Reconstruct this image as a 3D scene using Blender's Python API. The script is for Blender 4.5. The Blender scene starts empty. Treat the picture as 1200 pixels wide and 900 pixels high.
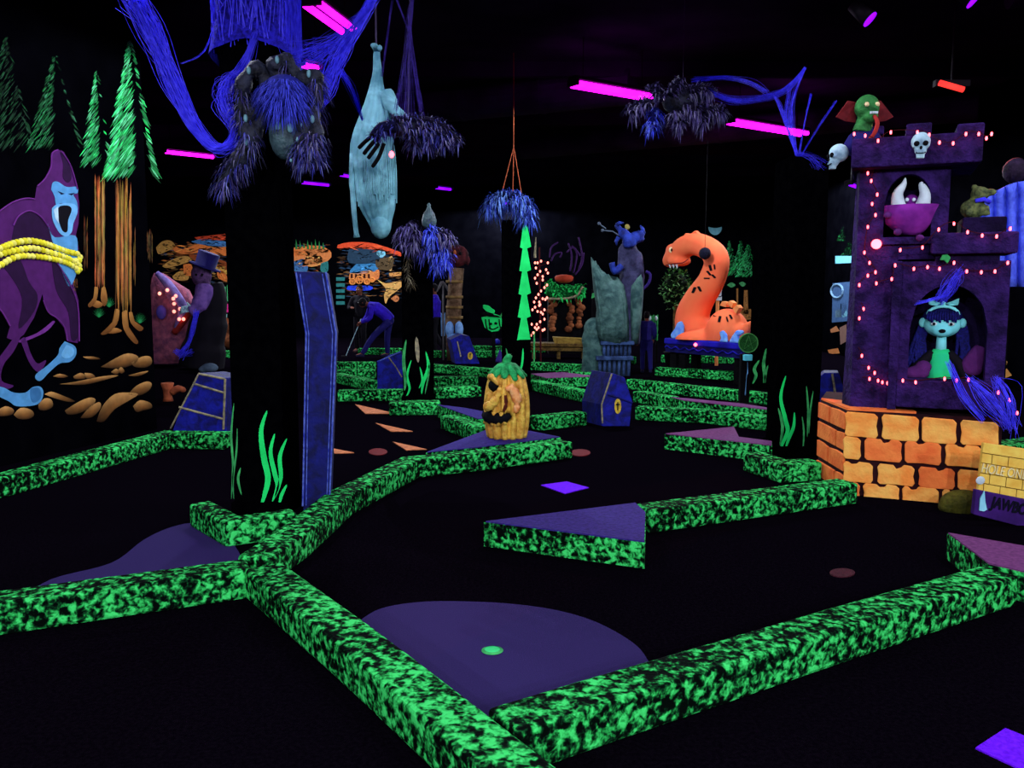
import bpy, bmesh, math, random
from mathutils import Vector as V, Matrix
random.seed(7)
sc = bpy.context.scene
COL = sc.collection
pi = math.pi
# ------------------------------------------------------------------ camera
FPX, EYE, PITCH = 1000.0, 1.5, math.atan(0.110)      # focal length in pixels of the 1200x900 frame
cd = bpy.data.cameras.new('camera'); cam = bpy.data.objects.new('camera', cd); COL.objects.link(cam)
cam.location = (0, 0, EYE); cam.rotation_euler = (pi/2-PITCH, 0, 0)
cd.sensor_width = 36; cd.lens = 36*FPX/1200; cd.clip_start = .05; cd.clip_end = 100
sc.camera = cam
# ------------------------------------------------------------------ world, exposure
w = bpy.data.worlds.new('dark_room'); sc.world = w; w.use_nodes = True
w.node_tree.nodes['Background'].inputs[0].default_value = (.25, .22, .6, 1)
w.node_tree.nodes['Background'].inputs[1].default_value = .004
vs = sc.view_settings
vs.view_transform = 'Standard'; vs.look = 'None'; vs.gamma = 1; vs.exposure = .3; vs.use_curve_mapping = False
# ------------------------------------------------------------------ pixel -> world
CP, SP = math.cos(PITCH), math.sin(PITCH)
CAMP = V((0, 0, EYE))
def ray(px, py):
    a, b = (px-600)/FPX, (450-py)/FPX
    return V((a, CP+b*SP, -SP+b*CP))
def gp(px, py, z=0.0):                     # where the pixel's ray meets the height z
    r = ray(px, py); return CAMP + r*((z-EYE)/r.z)
def at(px, py, Y):                         # where it meets the upright plane at distance Y
    r = ray(px, py); return CAMP + r*(Y/r.y)
def onplane(px, py, p0, n):
    r = ray(px, py); return CAMP + r*((p0-CAMP).dot(n)/r.dot(n))
def s2l(c):
    return tuple((x/12.92 if x <= .04045 else ((x+.055)/1.055)**2.4) for x in (k/255 for k in c))
# ------------------------------------------------------------------ materials
MATS = {}
def mat(name, c1, c2=None, scale=8, rough=.85, bump=0.0, bscale=None, spec=.12, lo=.35, hi=.65, detail=4, dist=0.0, emit=0, metal=0):
    if name in MATS: return MATS[name]
    m = bpy.data.materials.new(name); m.use_nodes = True; MATS[name] = m
    nt = m.node_tree; b = nt.nodes['Principled BSDF']
    b.inputs['Roughness'].default_value = rough; b.inputs['Specular IOR Level'].default_value = spec
    b.inputs['Metallic'].default_value = metal
    c1 = (*s2l(c1), 1); c2 = (*s2l(c2), 1) if c2 else tuple(x*.72 for x in c1[:3])+(1,)
    tc = nt.nodes.new('ShaderNodeTexCoord'); n = nt.nodes.new('ShaderNodeTexNoise')
    n.inputs['Scale'].default_value = scale; n.inputs['Detail'].default_value = detail; n.inputs['Distortion'].default_value = dist
    nt.links.new(tc.outputs['Object'], n.inputs['Vector'])
    r = nt.nodes.new('ShaderNodeValToRGB'); e = r.color_ramp.elements
    e[0].position = lo; e[0].color = c2; e[1].position = hi; e[1].color = c1
    nt.links.new(n.outputs['Fac'], r.inputs['Fac']); nt.links.new(r.outputs['Color'], b.inputs['Base Color'])
    if emit:
        nt.links.new(r.outputs['Color'], b.inputs['Emission Color']); b.inputs['Emission Strength'].default_value = emit
    if bump:
        bn = nt.nodes.new('ShaderNodeTexNoise'); bn.inputs['Scale'].default_value = bscale or scale*3; bn.inputs['Detail'].default_value = 6
        nt.links.new(tc.outputs['Object'], bn.inputs['Vector'])
        bp = nt.nodes.new('ShaderNodeBump'); bp.inputs['Strength'].default_value = bump; bp.inputs['Distance'].default_value = .03
        nt.links.new(bn.outputs['Fac'], bp.inputs['Height']); nt.links.new(bp.outputs['Normal'], b.inputs['Normal'])
    return m
def paintmat(name='mural_paint', rough=.8, nscale=14, lo=.78, spec=.08):  # colour of each brush stroke from the mesh, mottled by noise
    if name in MATS: return MATS[name]
    m = bpy.data.materials.new(name); m.use_nodes = True; MATS[name] = m
    nt = m.node_tree; b = nt.nodes['Principled BSDF']
    b.inputs['Roughness'].default_value = rough; b.inputs['Specular IOR Level'].default_value = spec
    a = nt.nodes.new('ShaderNodeVertexColor'); a.layer_name = 'Col'
    tc = nt.nodes.new('ShaderNodeTexCoord'); n = nt.nodes.new('ShaderNodeTexNoise'); n.inputs['Scale'].default_value = nscale; n.inputs['Detail'].default_value = 4
    nt.links.new(tc.outputs['Object'], n.inputs['Vector'])
    r = nt.nodes.new('ShaderNodeMapRange'); r.inputs['From Min'].default_value = .35; r.inputs['From Max'].default_value = .65
    r.inputs['To Min'].default_value = lo; r.inputs['To Max'].default_value = 1.0
    nt.links.new(n.outputs['Fac'], r.inputs['Value'])
    mx = nt.nodes.new('ShaderNodeVectorMath'); mx.operation = 'SCALE'
    nt.links.new(a.outputs['Color'], mx.inputs[0]); nt.links.new(r.outputs['Result'], mx.inputs['Scale'])
    nt.links.new(mx.outputs['Vector'], b.inputs['Base Color'])
    return m
def curbmat():
    m = bpy.data.materials.new('splattered_green_carpet'); m.use_nodes = True; MATS['curb'] = m
    nt = m.node_tree; b = nt.nodes['Principled BSDF']; b.inputs['Roughness'].default_value = .95; b.inputs['Specular IOR Level'].default_value = .03
    tc = nt.nodes.new('ShaderNodeTexCoord')
    n1 = nt.nodes.new('ShaderNodeTexNoise'); n1.inputs['Scale'].default_value = 30; n1.inputs['Detail'].default_value = 2.5; n1.inputs['Distortion'].default_value = .35
    n2 = nt.nodes.new('ShaderNodeTexNoise'); n2.inputs['Scale'].default_value = 2.2; n2.inputs['Detail'].default_value = 2
    n3 = nt.nodes.new('ShaderNodeTexNoise'); n3.inputs['Scale'].default_value = 80; n3.inputs['Detail'].default_value = 2
    for n in (n1, n2, n3): nt.links.new(tc.outputs['Object'], n.inputs['Vector'])
    a = nt.nodes.new('ShaderNodeMath'); a.operation = 'MULTIPLY_ADD'; a.inputs[1].default_value = .30; nt.links.new(n2.outputs['Fac'], a.inputs[0]); nt.links.new(n1.outputs['Fac'], a.inputs[2])
    a2 = nt.nodes.new('ShaderNodeMath'); a2.operation = 'MULTIPLY_ADD'; a2.inputs[1].default_value = .20; nt.links.new(n3.outputs['Fac'], a2.inputs[0]); nt.links.new(a.outputs[0], a2.inputs[2])
    r = nt.nodes.new('ShaderNodeValToRGB'); e = r.color_ramp.elements
    stops = [(.645, (3, 10, 6)), (.70, (8, 48, 24)), (.745, (20, 94, 40)), (.80, (38, 164, 72)), (.90, (68, 230, 112))]
    e[0].position, e[0].color = stops[0][0], (*s2l(stops[0][1]), 1); e[1].position, e[1].color = stops[-1][0], (*s2l(stops[-1][1]), 1)
    for p, c in stops[1:-1]: k = e.new(p); k.color = (*s2l(c), 1)
    nt.links.new(a2.outputs[0], r.inputs['Fac']); nt.links.new(r.outputs['Color'], b.inputs['Base Color'])
    bp = nt.nodes.new('ShaderNodeBump'); bp.inputs['Strength'].default_value = .7; bp.inputs['Distance'].default_value = .015
    nt.links.new(n1.outputs['Fac'], bp.inputs['Height']); nt.links.new(bp.outputs['Normal'], b.inputs['Normal'])
    return m
M = dict(
    floor=mat('black_carpet', (11, 7, 14), (5, 3, 8), 60, .98, .3, 200, spec=0),
    blackwall=mat('black_wall_paint', (4, 4, 7), (2, 2, 4), 3, .95, spec=0),
    ceil=mat('black_ceiling_paint', (52, 38, 66), (26, 18, 36), .7, .95, spec=0),
    duct=mat('painted_duct', (64, 52, 84), (36, 28, 50), 2, .8, spec=.1),
    black=mat('black_paint', (10, 9, 12), (4, 4, 6), 9, .85, .15, spec=.06),
    pillar=mat('black_stucco', (3, 3, 4), (1, 1, 2), 14, 1.0, .35, 40, spec=0),
    housing=mat('black_metal', (20, 16, 24), None, 5, .6),
    tube_m=mat('magenta_blacklight_tube', (255, 14, 255), (250, 8, 240), 3, emit=6),
    tube_v=mat('violet_blacklight_tube', (124, 8, 250), (110, 0, 240), 3, emit=2.0),
    red_lamp=mat('red_lamp_glow', (255, 60, 50), (230, 40, 40), 3, emit=1.2),
    bulb=mat('red_bulb_glow', (255, 72, 80), (255, 60, 72), 3, emit=9),
    bulb_big=mat('big_red_bulb_glow', (255, 66, 74), (255, 56, 66), 3, emit=12),
    bulb_w=mat('warm_bulb_glow', (255, 150, 130), (255, 120, 110), 3, emit=2.2),
    wire=mat('dark_red_wire', (60, 10, 16)),
    web=mat('blue_web_fibre', (84, 78, 255), (52, 46, 225), 20, .9, spec=.05),
    webdim=mat('violet_web_fibre', (70, 52, 150), (50, 36, 110), 20, .9, spec=.05),
    cloth_blue=mat('blue_gauze', (44, 38, 200), (24, 20, 110), 18, .9, .5, 60, dist=2, spec=.05),
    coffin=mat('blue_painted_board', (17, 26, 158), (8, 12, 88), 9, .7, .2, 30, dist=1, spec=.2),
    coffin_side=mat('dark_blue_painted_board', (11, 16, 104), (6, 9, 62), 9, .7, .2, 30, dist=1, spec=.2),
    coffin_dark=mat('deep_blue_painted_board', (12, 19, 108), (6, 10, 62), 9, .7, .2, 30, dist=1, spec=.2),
    coffin_edge=mat('pale_blue_trim', (96, 116, 205), (40, 54, 160), 30),
    coffin_trim=mat('gold_painted_trim', (170, 160, 120), (110, 105, 90), 25),
    emblem=mat('yellow_emblem_paint', (235, 200, 70), (180, 150, 40), 30),
    neon=mat('neon_green_paint', (36, 236, 112), (28, 214, 98), 6, .8, spec=.05),
    neon2=mat('soft_green_paint', (70, 190, 100), (40, 130, 70), 12, .8),
    shroud=mat('cyan_gauze', (150, 222, 230), (84, 146, 160), 5, .9, .35, 30, dist=.6),
    skull=mat('pale_bone', (188, 226, 232), (120, 150, 170), 12, .7, .2),
    dark=mat('dark_socket', (8, 8, 14)),
    orange=mat('orange_fluorescent_paint', (255, 128, 78), (255, 110, 70), 2, .75, spec=.05),
    orange_hi=mat('light_orange_paint', (255, 160, 90), None, 4),
    patch=mat('grey_violet_felt', (52, 42, 92), (46, 36, 84), 160, .95, .2, 300, spec=.02),
    plat=mat('violet_board', (58, 44, 128), (44, 34, 100), 40, .9, .2, 120, spec=.06),
    platpink=mat('mauve_board', (120, 66, 116), (98, 52, 98), 40, .9, spec=.06),
    mat_p=mat('purple_mat', (120, 30, 255), (96, 16, 225), 60, .9, spec=.04),
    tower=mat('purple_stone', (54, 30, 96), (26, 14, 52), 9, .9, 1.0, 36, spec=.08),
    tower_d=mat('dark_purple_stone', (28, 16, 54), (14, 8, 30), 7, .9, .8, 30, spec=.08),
    brick=mat('orange_brick_paint', (255, 190, 92), (250, 146, 62), 7, .85, .3, 30, spec=.05),
    brick2=mat('red_orange_brick_paint', (255, 144, 70), (240, 112, 54), 7, .85, .3, 30, spec=.05),
    mortar=mat('dark_mortar_paint', (46, 14, 20), (28, 8, 14), 12, .9),
    yellow=mat('yellow_sign_paint', (245, 212, 96), (232, 180, 70), 10, .8, .15),
    yellow_l=mat('pale_lettering', (250, 235, 170)),
    seam=mat('brown_seam_paint', (120, 84, 30)),
    purple_sign=mat('purple_sign_paint', (62, 26, 108), (44, 18, 80), 9, .8),
    letter_d=mat('dark_lettering', (12, 8, 30)),
    fang=mat('pale_fang', (150, 220, 235), (120, 190, 220), 8),
    white=mat('white_paint', (215, 232, 236), None, 9),
    wood=mat('painted_wood', (116, 92, 44), (64, 48, 24), 6, .85, .3, dist=3),
    wood_y=mat('yellow_wood', (160, 132, 58), (120, 96, 40), 6, .85, .3, dist=3),
    stone_g=mat('grey_green_stone', (86, 122, 114), (44, 74, 74), 7, .9, .7, 18, dist=.4),
    stone_b=mat('grey_blue_stone', (58, 84, 130), (34, 50, 84), 7, .9, .6, 20),
    garg=mat('blue_skin', (40, 62, 160), (20, 30, 90), 8, .7, .4),
    garg_d=mat('grey_skin', (66, 66, 100), (36, 36, 62), 8, .8, .5),
    water=mat('deep_blue_paint', (34, 30, 190), (22, 18, 130), 4, .7, .2),
    water_d=mat('dark_blue_paint', (16, 16, 90), (10, 10, 54), 4, .7),
    foam=mat('light_blue_foam', (140, 200, 255), (96, 150, 250), 8),
    leaf=mat('dark_leaf', (66, 110, 60), (28, 58, 30), 20, .7),
    skin=mat('dim_skin', (120, 70, 56), None, 8), hair=mat('dark_hair', (16, 12, 16)),
    cloth_k=mat('black_clothing', (16, 13, 22), None, 8), cloth_v=mat('violet_clothing', (50, 26, 190), (36, 16, 140), 9, .9, .2),
    cloth_n=mat('navy_clothing', (28, 24, 96), None, 8), shoe=mat('dark_shoe', (30, 28, 60)), shoe_p=mat('pale_shoe', (110, 80, 84)),
    zombie=mat('zombie_green', (52, 130, 62), (30, 84, 40), 16, .7, .4), redcape=mat('dull_red_cloth', (120, 30, 34), (80, 18, 24), 9),
    tongue=mat('red_tongue', (170, 50, 46)), eye=mat('bright_eye', (255, 230, 170), None, 3), purple=mat('purple_felt', (134, 40, 150), (104, 28, 124), 9, .9, .2),
    mauve=mat('mauve_plush', (96, 40, 112), None, 12, .95, .3),
    dollskin=mat('pale_cyan_skin', (140, 240, 236), (116, 220, 224), 4, .6), dollhair=mat('dark_blue_hair', (26, 26, 110), (14, 14, 60), 20, dist=3),
    dollgreen=mat('green_dress', (40, 230, 120), (36, 200, 140), 4),
    curtain=mat('light_blue_cloth', (90, 112, 240), (64, 78, 200), 8, .9, .3, dist=2),
    pump=mat('yellow_ochre_shell', (246, 204, 84), (196, 132, 40), 16, .6, .6, 30, spec=.3), pump_hi=mat('cream_orange_paint', (255, 196, 130), (230, 130, 60), 16, .6),
    stem=mat('green_leaf_paint', (40, 180, 96), (22, 110, 56), 20, .7, .4),
    pink=mat('pink_translucent_cloth', (168, 88, 110), (104, 56, 86), 7, .9, .5), mauvecloth=mat('lilac_cloth', (128, 90, 170), (84, 60, 130), 8, .9, .4),
    hat=mat('dark_blue_felt', (26, 22, 90), None, 8), rustcord=mat('rust_string', (150, 70, 40)),
    rock=mat('brown_rock', (150, 86, 50), (84, 44, 26), 6, .9, .5), stump=mat('orange_stump', (190, 98, 60), (130, 64, 40), 9, .85, .4),
    pine_seg=mat('teal_paint', (50, 130, 120), (36, 96, 92), 8), floororange=mat('orange_floor_tape', (214, 128, 78), (170, 100, 60), 20),
    floorred=mat('painted_red_floor_glow', (110, 20, 26), None, 20), spiderdark=mat('dark_shell', (40, 44, 62), (12, 12, 20), 16, .6, .5, spec=.2),
    spidergrey=mat('grey_green_shell', (66, 92, 96), (34, 50, 58), 14, .5, .5, spec=.3), spot=mat('pale_cyan_spot', (110, 160, 170), None, 20, .5, spec=.3),
    dirtgreen=mat('mossy_rock', (92, 88, 26), (48, 50, 18), 10, .9, .6), cup=mat('green_cup_paint', (60, 236, 130), None, 8), cupd=mat('dark_green_cup', (10, 50, 26)),
    totem=mat('brown_totem', (112, 88, 66), (66, 46, 30), 9, .85, .5), totemred=mat('dark_red_mask', (84, 30, 36), (44, 18, 22), 12),
    foot=mat('light_blue_feet', (120, 165, 215), (80, 120, 180), 10), signgreen=mat('green_sign_disc', (34, 96, 40), (24, 74, 30), 14), signline=mat('light_green_line', (80, 160, 80)),
    cyanblock=mat('cyan_block', (100, 226, 236), None, 8), bone=mat('blue_bone_paint', (110, 170, 220), None, 8),
    rope=mat('hanging_rope', (70, 60, 90), None, 20), carpet=paintmat('fur_fibre', .9, 30, .6, .05), paint=paintmat(), curb=curbmat())
# ------------------------------------------------------------------ mesh builder
def frame(t):
    t = t.normalized(); r = V((0, 0, 1)) if abs(t.z) < .95 else V((1, 0, 0))
    a = t.cross(r).normalized(); return a, a.cross(t).normalized()
class MB:
    def __init__(s): s.v, s.f, s.c = [], [], []
    def add(s, vs, fs, col=None):
        n = len(s.v); s.v += [V(p) for p in vs]; s.f += [[i+n for i in f] for f in fs]
        if col is None: col = (255, 255, 255)
        s.c += ([s2l(k) for k in col] if isinstance(col, list) else [s2l(col)]*len(vs)); return s
    def poly(s, pts, col=None): return s.add(pts, [list(range(len(pts)))], col)
    def box(s, c, size, rz=0, col=None, rot=None):
        m = rot if rot else Matrix.Rotation(rz, 3, 'Z'); c = V(c)
        vs = [c+m @ V((x*size[0]/2, y*size[1]/2, z*size[2]/2)) for x in (-1, 1) for y in (-1, 1) for z in (-1, 1)]
        return s.add(vs, [[0, 1, 3, 2], [4, 6, 7, 5], [0, 4, 5, 1], [2, 3, 7, 6], [0, 2, 6, 4], [1, 5, 7, 3]], col)
    def prism(s, pts, ext, col=None):
        n = len(pts); ext = V(ext); b = [V(p) for p in pts]
        return s.add(b+[p+ext for p in b], [list(range(n))[::-1], list(range(n, 2*n))]+[[i, (i+1) % n, n+(i+1) % n, n+i] for i in range(n)], col)
    def loft(s, rings, cap=True, col=None):
        n = len(rings[0]); vs = [p for r in rings for p in r]
        fs = [[k*n+i, k*n+(i+1) % n, (k+1)*n+(i+1) % n, (k+1)*n+i] for k in range(len(rings)-1) for i in range(n)]
        if cap: fs += [list(range(n))[::-1], list(range((len(rings)-1)*n, len(rings)*n))]
        return s.add(vs, fs, col)
    def tube(s, pts, r, seg=8, col=None, cap=True, flat=1.0):
        pts = [V(p) for p in pts]; R = r if isinstance(r, (list, tuple)) else [r]*len(pts); rings = []
        a0 = None
        for i, p in enumerate(pts):
            t = (pts[min(i+1, len(pts)-1)]-pts[max(i-1, 0)])
            if t.length < 1e-6: t = V((0, 0, 1))
            a, b = frame(t)
            if a0 is not None:
                a = (a0-t.normalized()*a0.dot(t.normalized())); a = a.normalized() if a.length > 1e-5 else frame(t)[0]; b = a.cross(t.normalized())
            a0 = a
            rings.append([p+(a*math.cos(2*pi*k/seg)+b*math.sin(2*pi*k/seg)*flat)*R[i] for k in range(seg)])
        return s.loft(rings, cap, col)
    def ball(s, c, r, nu=12, nv=8, rot=None, col=None):
        c = V(c); r = (r, r, r) if not isinstance(r, (tuple, list)) else r; vs = []
        for j in range(1, nv):
            th = pi*j/nv
            for i in range(nu): vs.append(V((r[0]*math.sin(th)*math.cos(2*pi*i/nu), r[1]*math.sin(th)*math.sin(2*pi*i/nu), r[2]*math.cos(th))))
        vs += [V((0, 0, r[2])), V((0, 0, -r[2]))]
        if rot: vs = [rot @ q for q in vs]
        n = nu*(nv-1)
        fs = [[j*nu+i, j*nu+(i+1) % nu, (j+1)*nu+(i+1) % nu, (j+1)*nu+i][::-1] for j in range(nv-2) for i in range(nu)]
        fs += [[n, i, (i+1) % nu] for i in range(nu)] + [[n+1, (nv-2)*nu+(i+1) % nu, (nv-2)*nu+i] for i in range(nu)]
        return s.add([c+q for q in vs], fs, col)
    def lathe(s, c, prof, seg=20, col=None, sq=1.0):
        c = V(c); return s.loft([[c+V((r*math.cos(2*pi*k/seg), r*sq*math.sin(2*pi*k/seg), z)) for k in range(seg)] for r, z in prof], True, col)
    def blade(s, p, d, L, wd, droop=.3, col=None):                  # one fur tuft or leaf stroke
        p = V(p); d = V(d).normalized(); a, _ = frame(d); m = p+d*L*.55; e = p+d*L*.9+V((0, 0, -droop*L))
        return s.add([p-a*wd*.5, p+a*wd*.5, m+a*wd*.45+V((0, 0, -droop*L*.25)), m-a*wd*.45+V((0, 0, -droop*L*.25)), e], [[0, 1, 2, 3], [3, 2, 4]], col)
# ------------------------------------------------------------------ objects
WL = {}
def obj(name, mb, m, parent=None, loc=None, smooth=False, bevel=0, seg=2):
    loc = V(loc) if loc is not None else (WL[parent.name] if parent else V((0, 0, 0)))
    me = bpy.data.meshes.new(name); me.from_pydata([p-loc for p in mb.v], [], mb.f)
    ca = me.color_attributes.new('Col', 'FLOAT_COLOR', 'POINT')
    ca.data.foreach_set('color', [x for c in mb.c for x in (*c, 1)])
    bm = bmesh.new(); bm.from_mesh(me); bmesh.ops.recalc_face_normals(bm, faces=bm.faces); bm.to_mesh(me); bm.free()
    if smooth: me.polygons.foreach_set('use_smooth', [True]*len(me.polygons))
    me.materials.append(m if not isinstance(m, str) else M[m])
    o = bpy.data.objects.new(name, me); COL.objects.link(o)
    if parent: o.parent = parent
    else: o.location = loc
    WL[o.name] = loc.copy()
    if bevel:
        b = o.modifiers.new('bevel', 'BEVEL'); b.width = bevel; b.segments = seg; b.limit_method = 'ANGLE'
    return o
def bake(o, mods):
    for kind, kw in mods:
        m = o.modifiers.new(kind.lower(), kind)
        for k, val in kw.items(): setattr(m, k, val)
    dg = bpy.context.evaluated_depsgraph_get(); me = bpy.data.meshes.new_from_object(o.evaluated_get(dg))
    o.modifiers.clear(); o.data = me
    me.polygons.foreach_set('use_smooth', [True]*len(me.polygons)); return o
def blob(o, vox=.03, it=3, fac=.5): return bake(o, [('REMESH', dict(mode='VOXEL', voxel_size=vox)), ('SMOOTH', dict(factor=fac, iterations=it))])
def tag(o, label, cat=None, group=None, kind=None):
    o['label'] = label
    if cat: o['category'] = cat
    if group: o['group'] = group
    if kind: o['kind'] = kind
    return o
def thing(name, label, cat, loc, group=None):
    o = bpy.data.objects.new(name, None); COL.objects.link(o); o.location = loc; o.empty_display_size = .1
    WL[o.name] = V(loc); return tag(o, label, cat, group)
def part(par, name, mb, m, label=None, smooth=False, bevel=0, kind=None):
    o = obj(name, mb, m, par, None, smooth, bevel)
    if label: o['label'] = label
    if kind: o['kind'] = kind
    return o
def solo(name, mb, m, label, cat, group=None, smooth=False, bevel=0, loc=None, kind=None):
    if loc is None:
        lo = [min(p[i] for p in mb.v) for i in range(3)]; hi = [max(p[i] for p in mb.v) for i in range(3)]
        loc = V(((lo[0]+hi[0])/2, (lo[1]+hi[1])/2, lo[2]))
    return tag(obj(name, mb, m, None, loc, smooth, bevel), label, cat, group, kind)
def struct(name, mb, m, bevel=0):
    o = obj(name, mb, m, None, (0, 0, 0), False, bevel); o['kind'] = 'structure'; return o
def slab(pts, Y, thick, back=True): # an outline at distance Y given real thickness
    return MB().prism([at(x, y, Y) for x, y in pts], (0, thick, 0))
def rnd(a, b): return random.uniform(a, b)
def lerp(a, b, t): return a+(b-a)*t
def smoothpath(pts, n=6):                                            # Catmull-Rom through points
    pts = [V(p) for p in pts]; out = []
    for i in range(len(pts)-1):
        p0, p1, p2, p3 = pts[max(i-1, 0)], pts[i], pts[i+1], pts[min(i+2, len(pts)-1)]
        for k in range(n):
            t = k/n; out.append(.5*((2*p1)+(p2-p0)*t+(2*p0-5*p1+4*p2-p3)*t*t+(3*p1-p0-3*p2+p3)*t**3))
    return out+[pts[-1]]
def fur(mb, path, rad, n, L, wd, cols, droop=.5):                    # tufts standing out all round a path
    for _ in range(n):
        t = rnd(0, len(path)-1.001); i = int(t); p = lerp(path[i], path[i+1], t-i); a, b = frame(path[i+1]-path[i])
        an = rnd(0, 2*pi); R = rad if not isinstance(rad, list) else lerp(rad[i], rad[i+1], t-i)
        d = a*math.cos(an)+b*math.sin(an); al = (path[i+1]-path[i]).normalized()
        c = random.choice(cols); k = rnd(.7, 1.15)
        mb.blade(p+d*R*.9, d+al*rnd(-.2, .7), L*rnd(.6, 1.3), wd, droop*rnd(.5, 1.5), tuple(min(255, q*k) for q in c))
    return mb
def strands(mb, pts, n, spread, r=.003, sag=0):                      # a bundle of fine fibres along a path
    for _ in range(n):
        g0 = V([random.gauss(0, .6) for _ in range(3)]); a = [g0*.7+V([random.gauss(0, .45) for _ in range(3)]) for _ in range(len(pts))]
        q = [V(p)+a[i]*(spread[i] if isinstance(spread, list) else spread) for i, p in enumerate(pts)]
        mb.tube(smoothpath(q, 4), r*rnd(.6, 1.4), 3)
    return mb
# ------------------------------------------------------------------ blacklight fixtures under the ceiling
LAMPZ, CEIL = 4.1, 4.7
LAMPC = (.80, .86, 1.0)          # what the ultraviolet of the tubes comes back as from fluorescent paint
def fixture(p0, p1, label, power, n=2, m='tube_m', group=None):
    p0, p1 = V(p0), V(p1); c = (p0+p1)/2; d = (p1-p0); L = d.length; rz = math.atan2(d.y, d.x)
    t = thing('blacklight_fixture', label, 'light fixture', c, group)
    part(t, 'housing', MB().box(c+V((0, 0, .075)), (L+.12, .16, .05), rz), 'housing', bevel=.01)
    a = V((-math.sin(rz), math.cos(rz), 0))
    for k in range(n):
        off = a*(.07*(2*k-(n-1)))
        part(t, 'tube', MB().tube([p0+off, p1+off], .034, 10), m, smooth=True)
    for e in (p0, p1):
        part(t, 'end_cap', MB().box(e+(e-c).normalized()*.03+V((0, 0, .02)), (.04, .2, .08), rz), 'housing')
        part(t, 'hanger', MB().tube([e*.8+c*.2+V((0, 0, .1)), V((e.x*.8+c.x*.2, e.y*.8+c.y*.2, CEIL))], .006, 6), 'housing')
    ld = bpy.data.lights.new('blacklight_glow', 'SPOT'); ld.energy = power; ld.color = LAMPC; ld.spot_size = math.radians(178); ld.spot_blend = .15; ld.shadow_soft_size = 0
    lo = bpy.data.objects.new('blacklight_glow', ld); COL.objects.link(lo); lo.parent = t; lo.location = (0, 0, -.06)
    return t
def fx(a, b, label, power, n=2, m='tube_m'): return fixture(gp(*a, LAMPZ), gp(*b, LAMPZ), label, power, n, m)
PW = 200
fx((366, 5), (408, 36), 'twin-tube magenta blacklight glowing above the hanging shrouded body', PW)
fx((674, 99), (760, 114), 'long magenta blacklight partly behind the grey ceiling spider', PW*1.8)
fx((857, 143), (942, 157), 'long magenta blacklight crossed by blue web near the castle tower', PW)
fx((194, 178), (250, 184), 'single magenta blacklight left of the web-wrapped pillar', PW, 1)
fx((354, 214), (385, 217), 'small violet blacklight far behind, left of the shrouded body', PW*1.2, 1, 'tube_v')
fx((399, 205), (416, 208), 'small violet blacklight far behind, hidden partly by the shroud', 30, 1, 'tube_v')
fx((511, 220), (528, 222), 'smallest violet blacklight far back between two pillars', PW*1.2, 1, 'tube_v')
fx((354, 76), (372, 80), 'short magenta blacklight seen through the blue web by the pillar', 40, 1)
fixture(at(996, 216, 16.5), at(1007, 220, 16.6), 'short violet blacklight left of the castle tower window', PW, 1, 'tube_v')
for (x, y), k, lab in (((305, 214), 3.0, 'added unseen blacklight far behind the web-wrapped pillar'), ((598, 238), 3.6, 'added unseen blacklight far behind the third pillar'), ((938, 200), 3.4, 'added unseen blacklight far behind the right-hand pillar')):  # unseen lamps added behind foreground things to brighten the back wall
    p = gp(x, y, LAMPZ); fixture(p-V((.25, 0, 0)), p+V((.25, 0, 0)), lab, PW*k, 1, 'tube_v')
for x, y, k in ((-3.4, 2.6, .3), (.6, 1.6, .3), (3.6, 2.6, .3), (-2.6, 6.0, .5), (1.2, 6.2, .5), (4.6, 5.4, .5), (-6.5, 5.5, .5), (-5.0, -4.5, 4.6), (-1.2, -5.0, 4.6), (2.6, -4.5, 4.6), (6.2, -4.0, 4.6)):  # out-of-view lamps added overhead and behind the camera, the strong ones for frontal light
    fixture((x-.6, y, LAMPZ), (x+.6, y, LAMPZ), 'added out-of-view twin-tube blacklight over the front of the course', PW*k, 2, 'tube_m', 'added out-of-view blacklights over the front of the course')
# ------------------------------------------------------------------ room shell
X0, X1, Y0, Y1 = -12.0, 7.6, -9.0, 27.0
struct('floor', MB().box(((X0+X1)/2, (Y0+Y1)/2, -.05), (X1-X0, Y1-Y0, .1)), 'floor')
struct('ceiling', MB().box(((X0+X1)/2, (Y0+Y1)/2, CEIL+.05), (X1-X0, Y1-Y0, .1)), 'ceil')
struct('wall_back', MB().box(((X0+X1)/2, Y1+.05, CEIL/2), (X1-X0, .1, CEIL)), 'blackwall')
struct('wall_front', MB().box(((X0+X1)/2, Y0-.05, CEIL/2), (X1-X0, .1, CEIL)), 'blackwall')
struct('wall_left', MB().box((X0-.05, (Y0+Y1)/2, CEIL/2), (.1, Y1-Y0, CEIL)), 'blackwall')
struct('wall_right', MB().box((X1+.05, (Y0+Y1)/2, CEIL/2), (.1, Y1-Y0, CEIL)), 'blackwall')
for i, y in enumerate((9, 12.5, 16, 19.5, 23)):
    struct('trim_%d' % (i+1), MB().box(((X0+X1)/2, y, CEIL-.1), (X1-X0, .12, .2)), 'ceil')
def duct(a, b, r, label, z=4.32):
    p, q = V(a), V(b); mb = MB().tube([p, q], r, 18); d = (q-p); n = max(2, int(d.length/1.2))
    t = thing('ceiling_duct', label, 'duct', (p+q)/2)
    part(t, 'pipe', mb, 'duct', smooth=False)
    for k in range(n+1):
        c = lerp(p, q, k/n); part(t, 'joint_ring', MB().tube([c-d.normalized()*.03, c+d.normalized()*.03], r*1.05, 18), 'duct')
duct((-2.0, 14.3, 4.4), (1.7, 12.6, 4.4), .26, 'dark round ventilation duct ending right of the long blacklight')
duct((.2, 18, 4.4), (7.4, 14.0, 4.4), .22, 'dark ventilation duct running towards the castle tower')
duct((4.9, 8.7, 4.45), (7.5, 8.1, 4.45), .2, 'dark ventilation duct under the ceiling by the red lamp')
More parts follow.
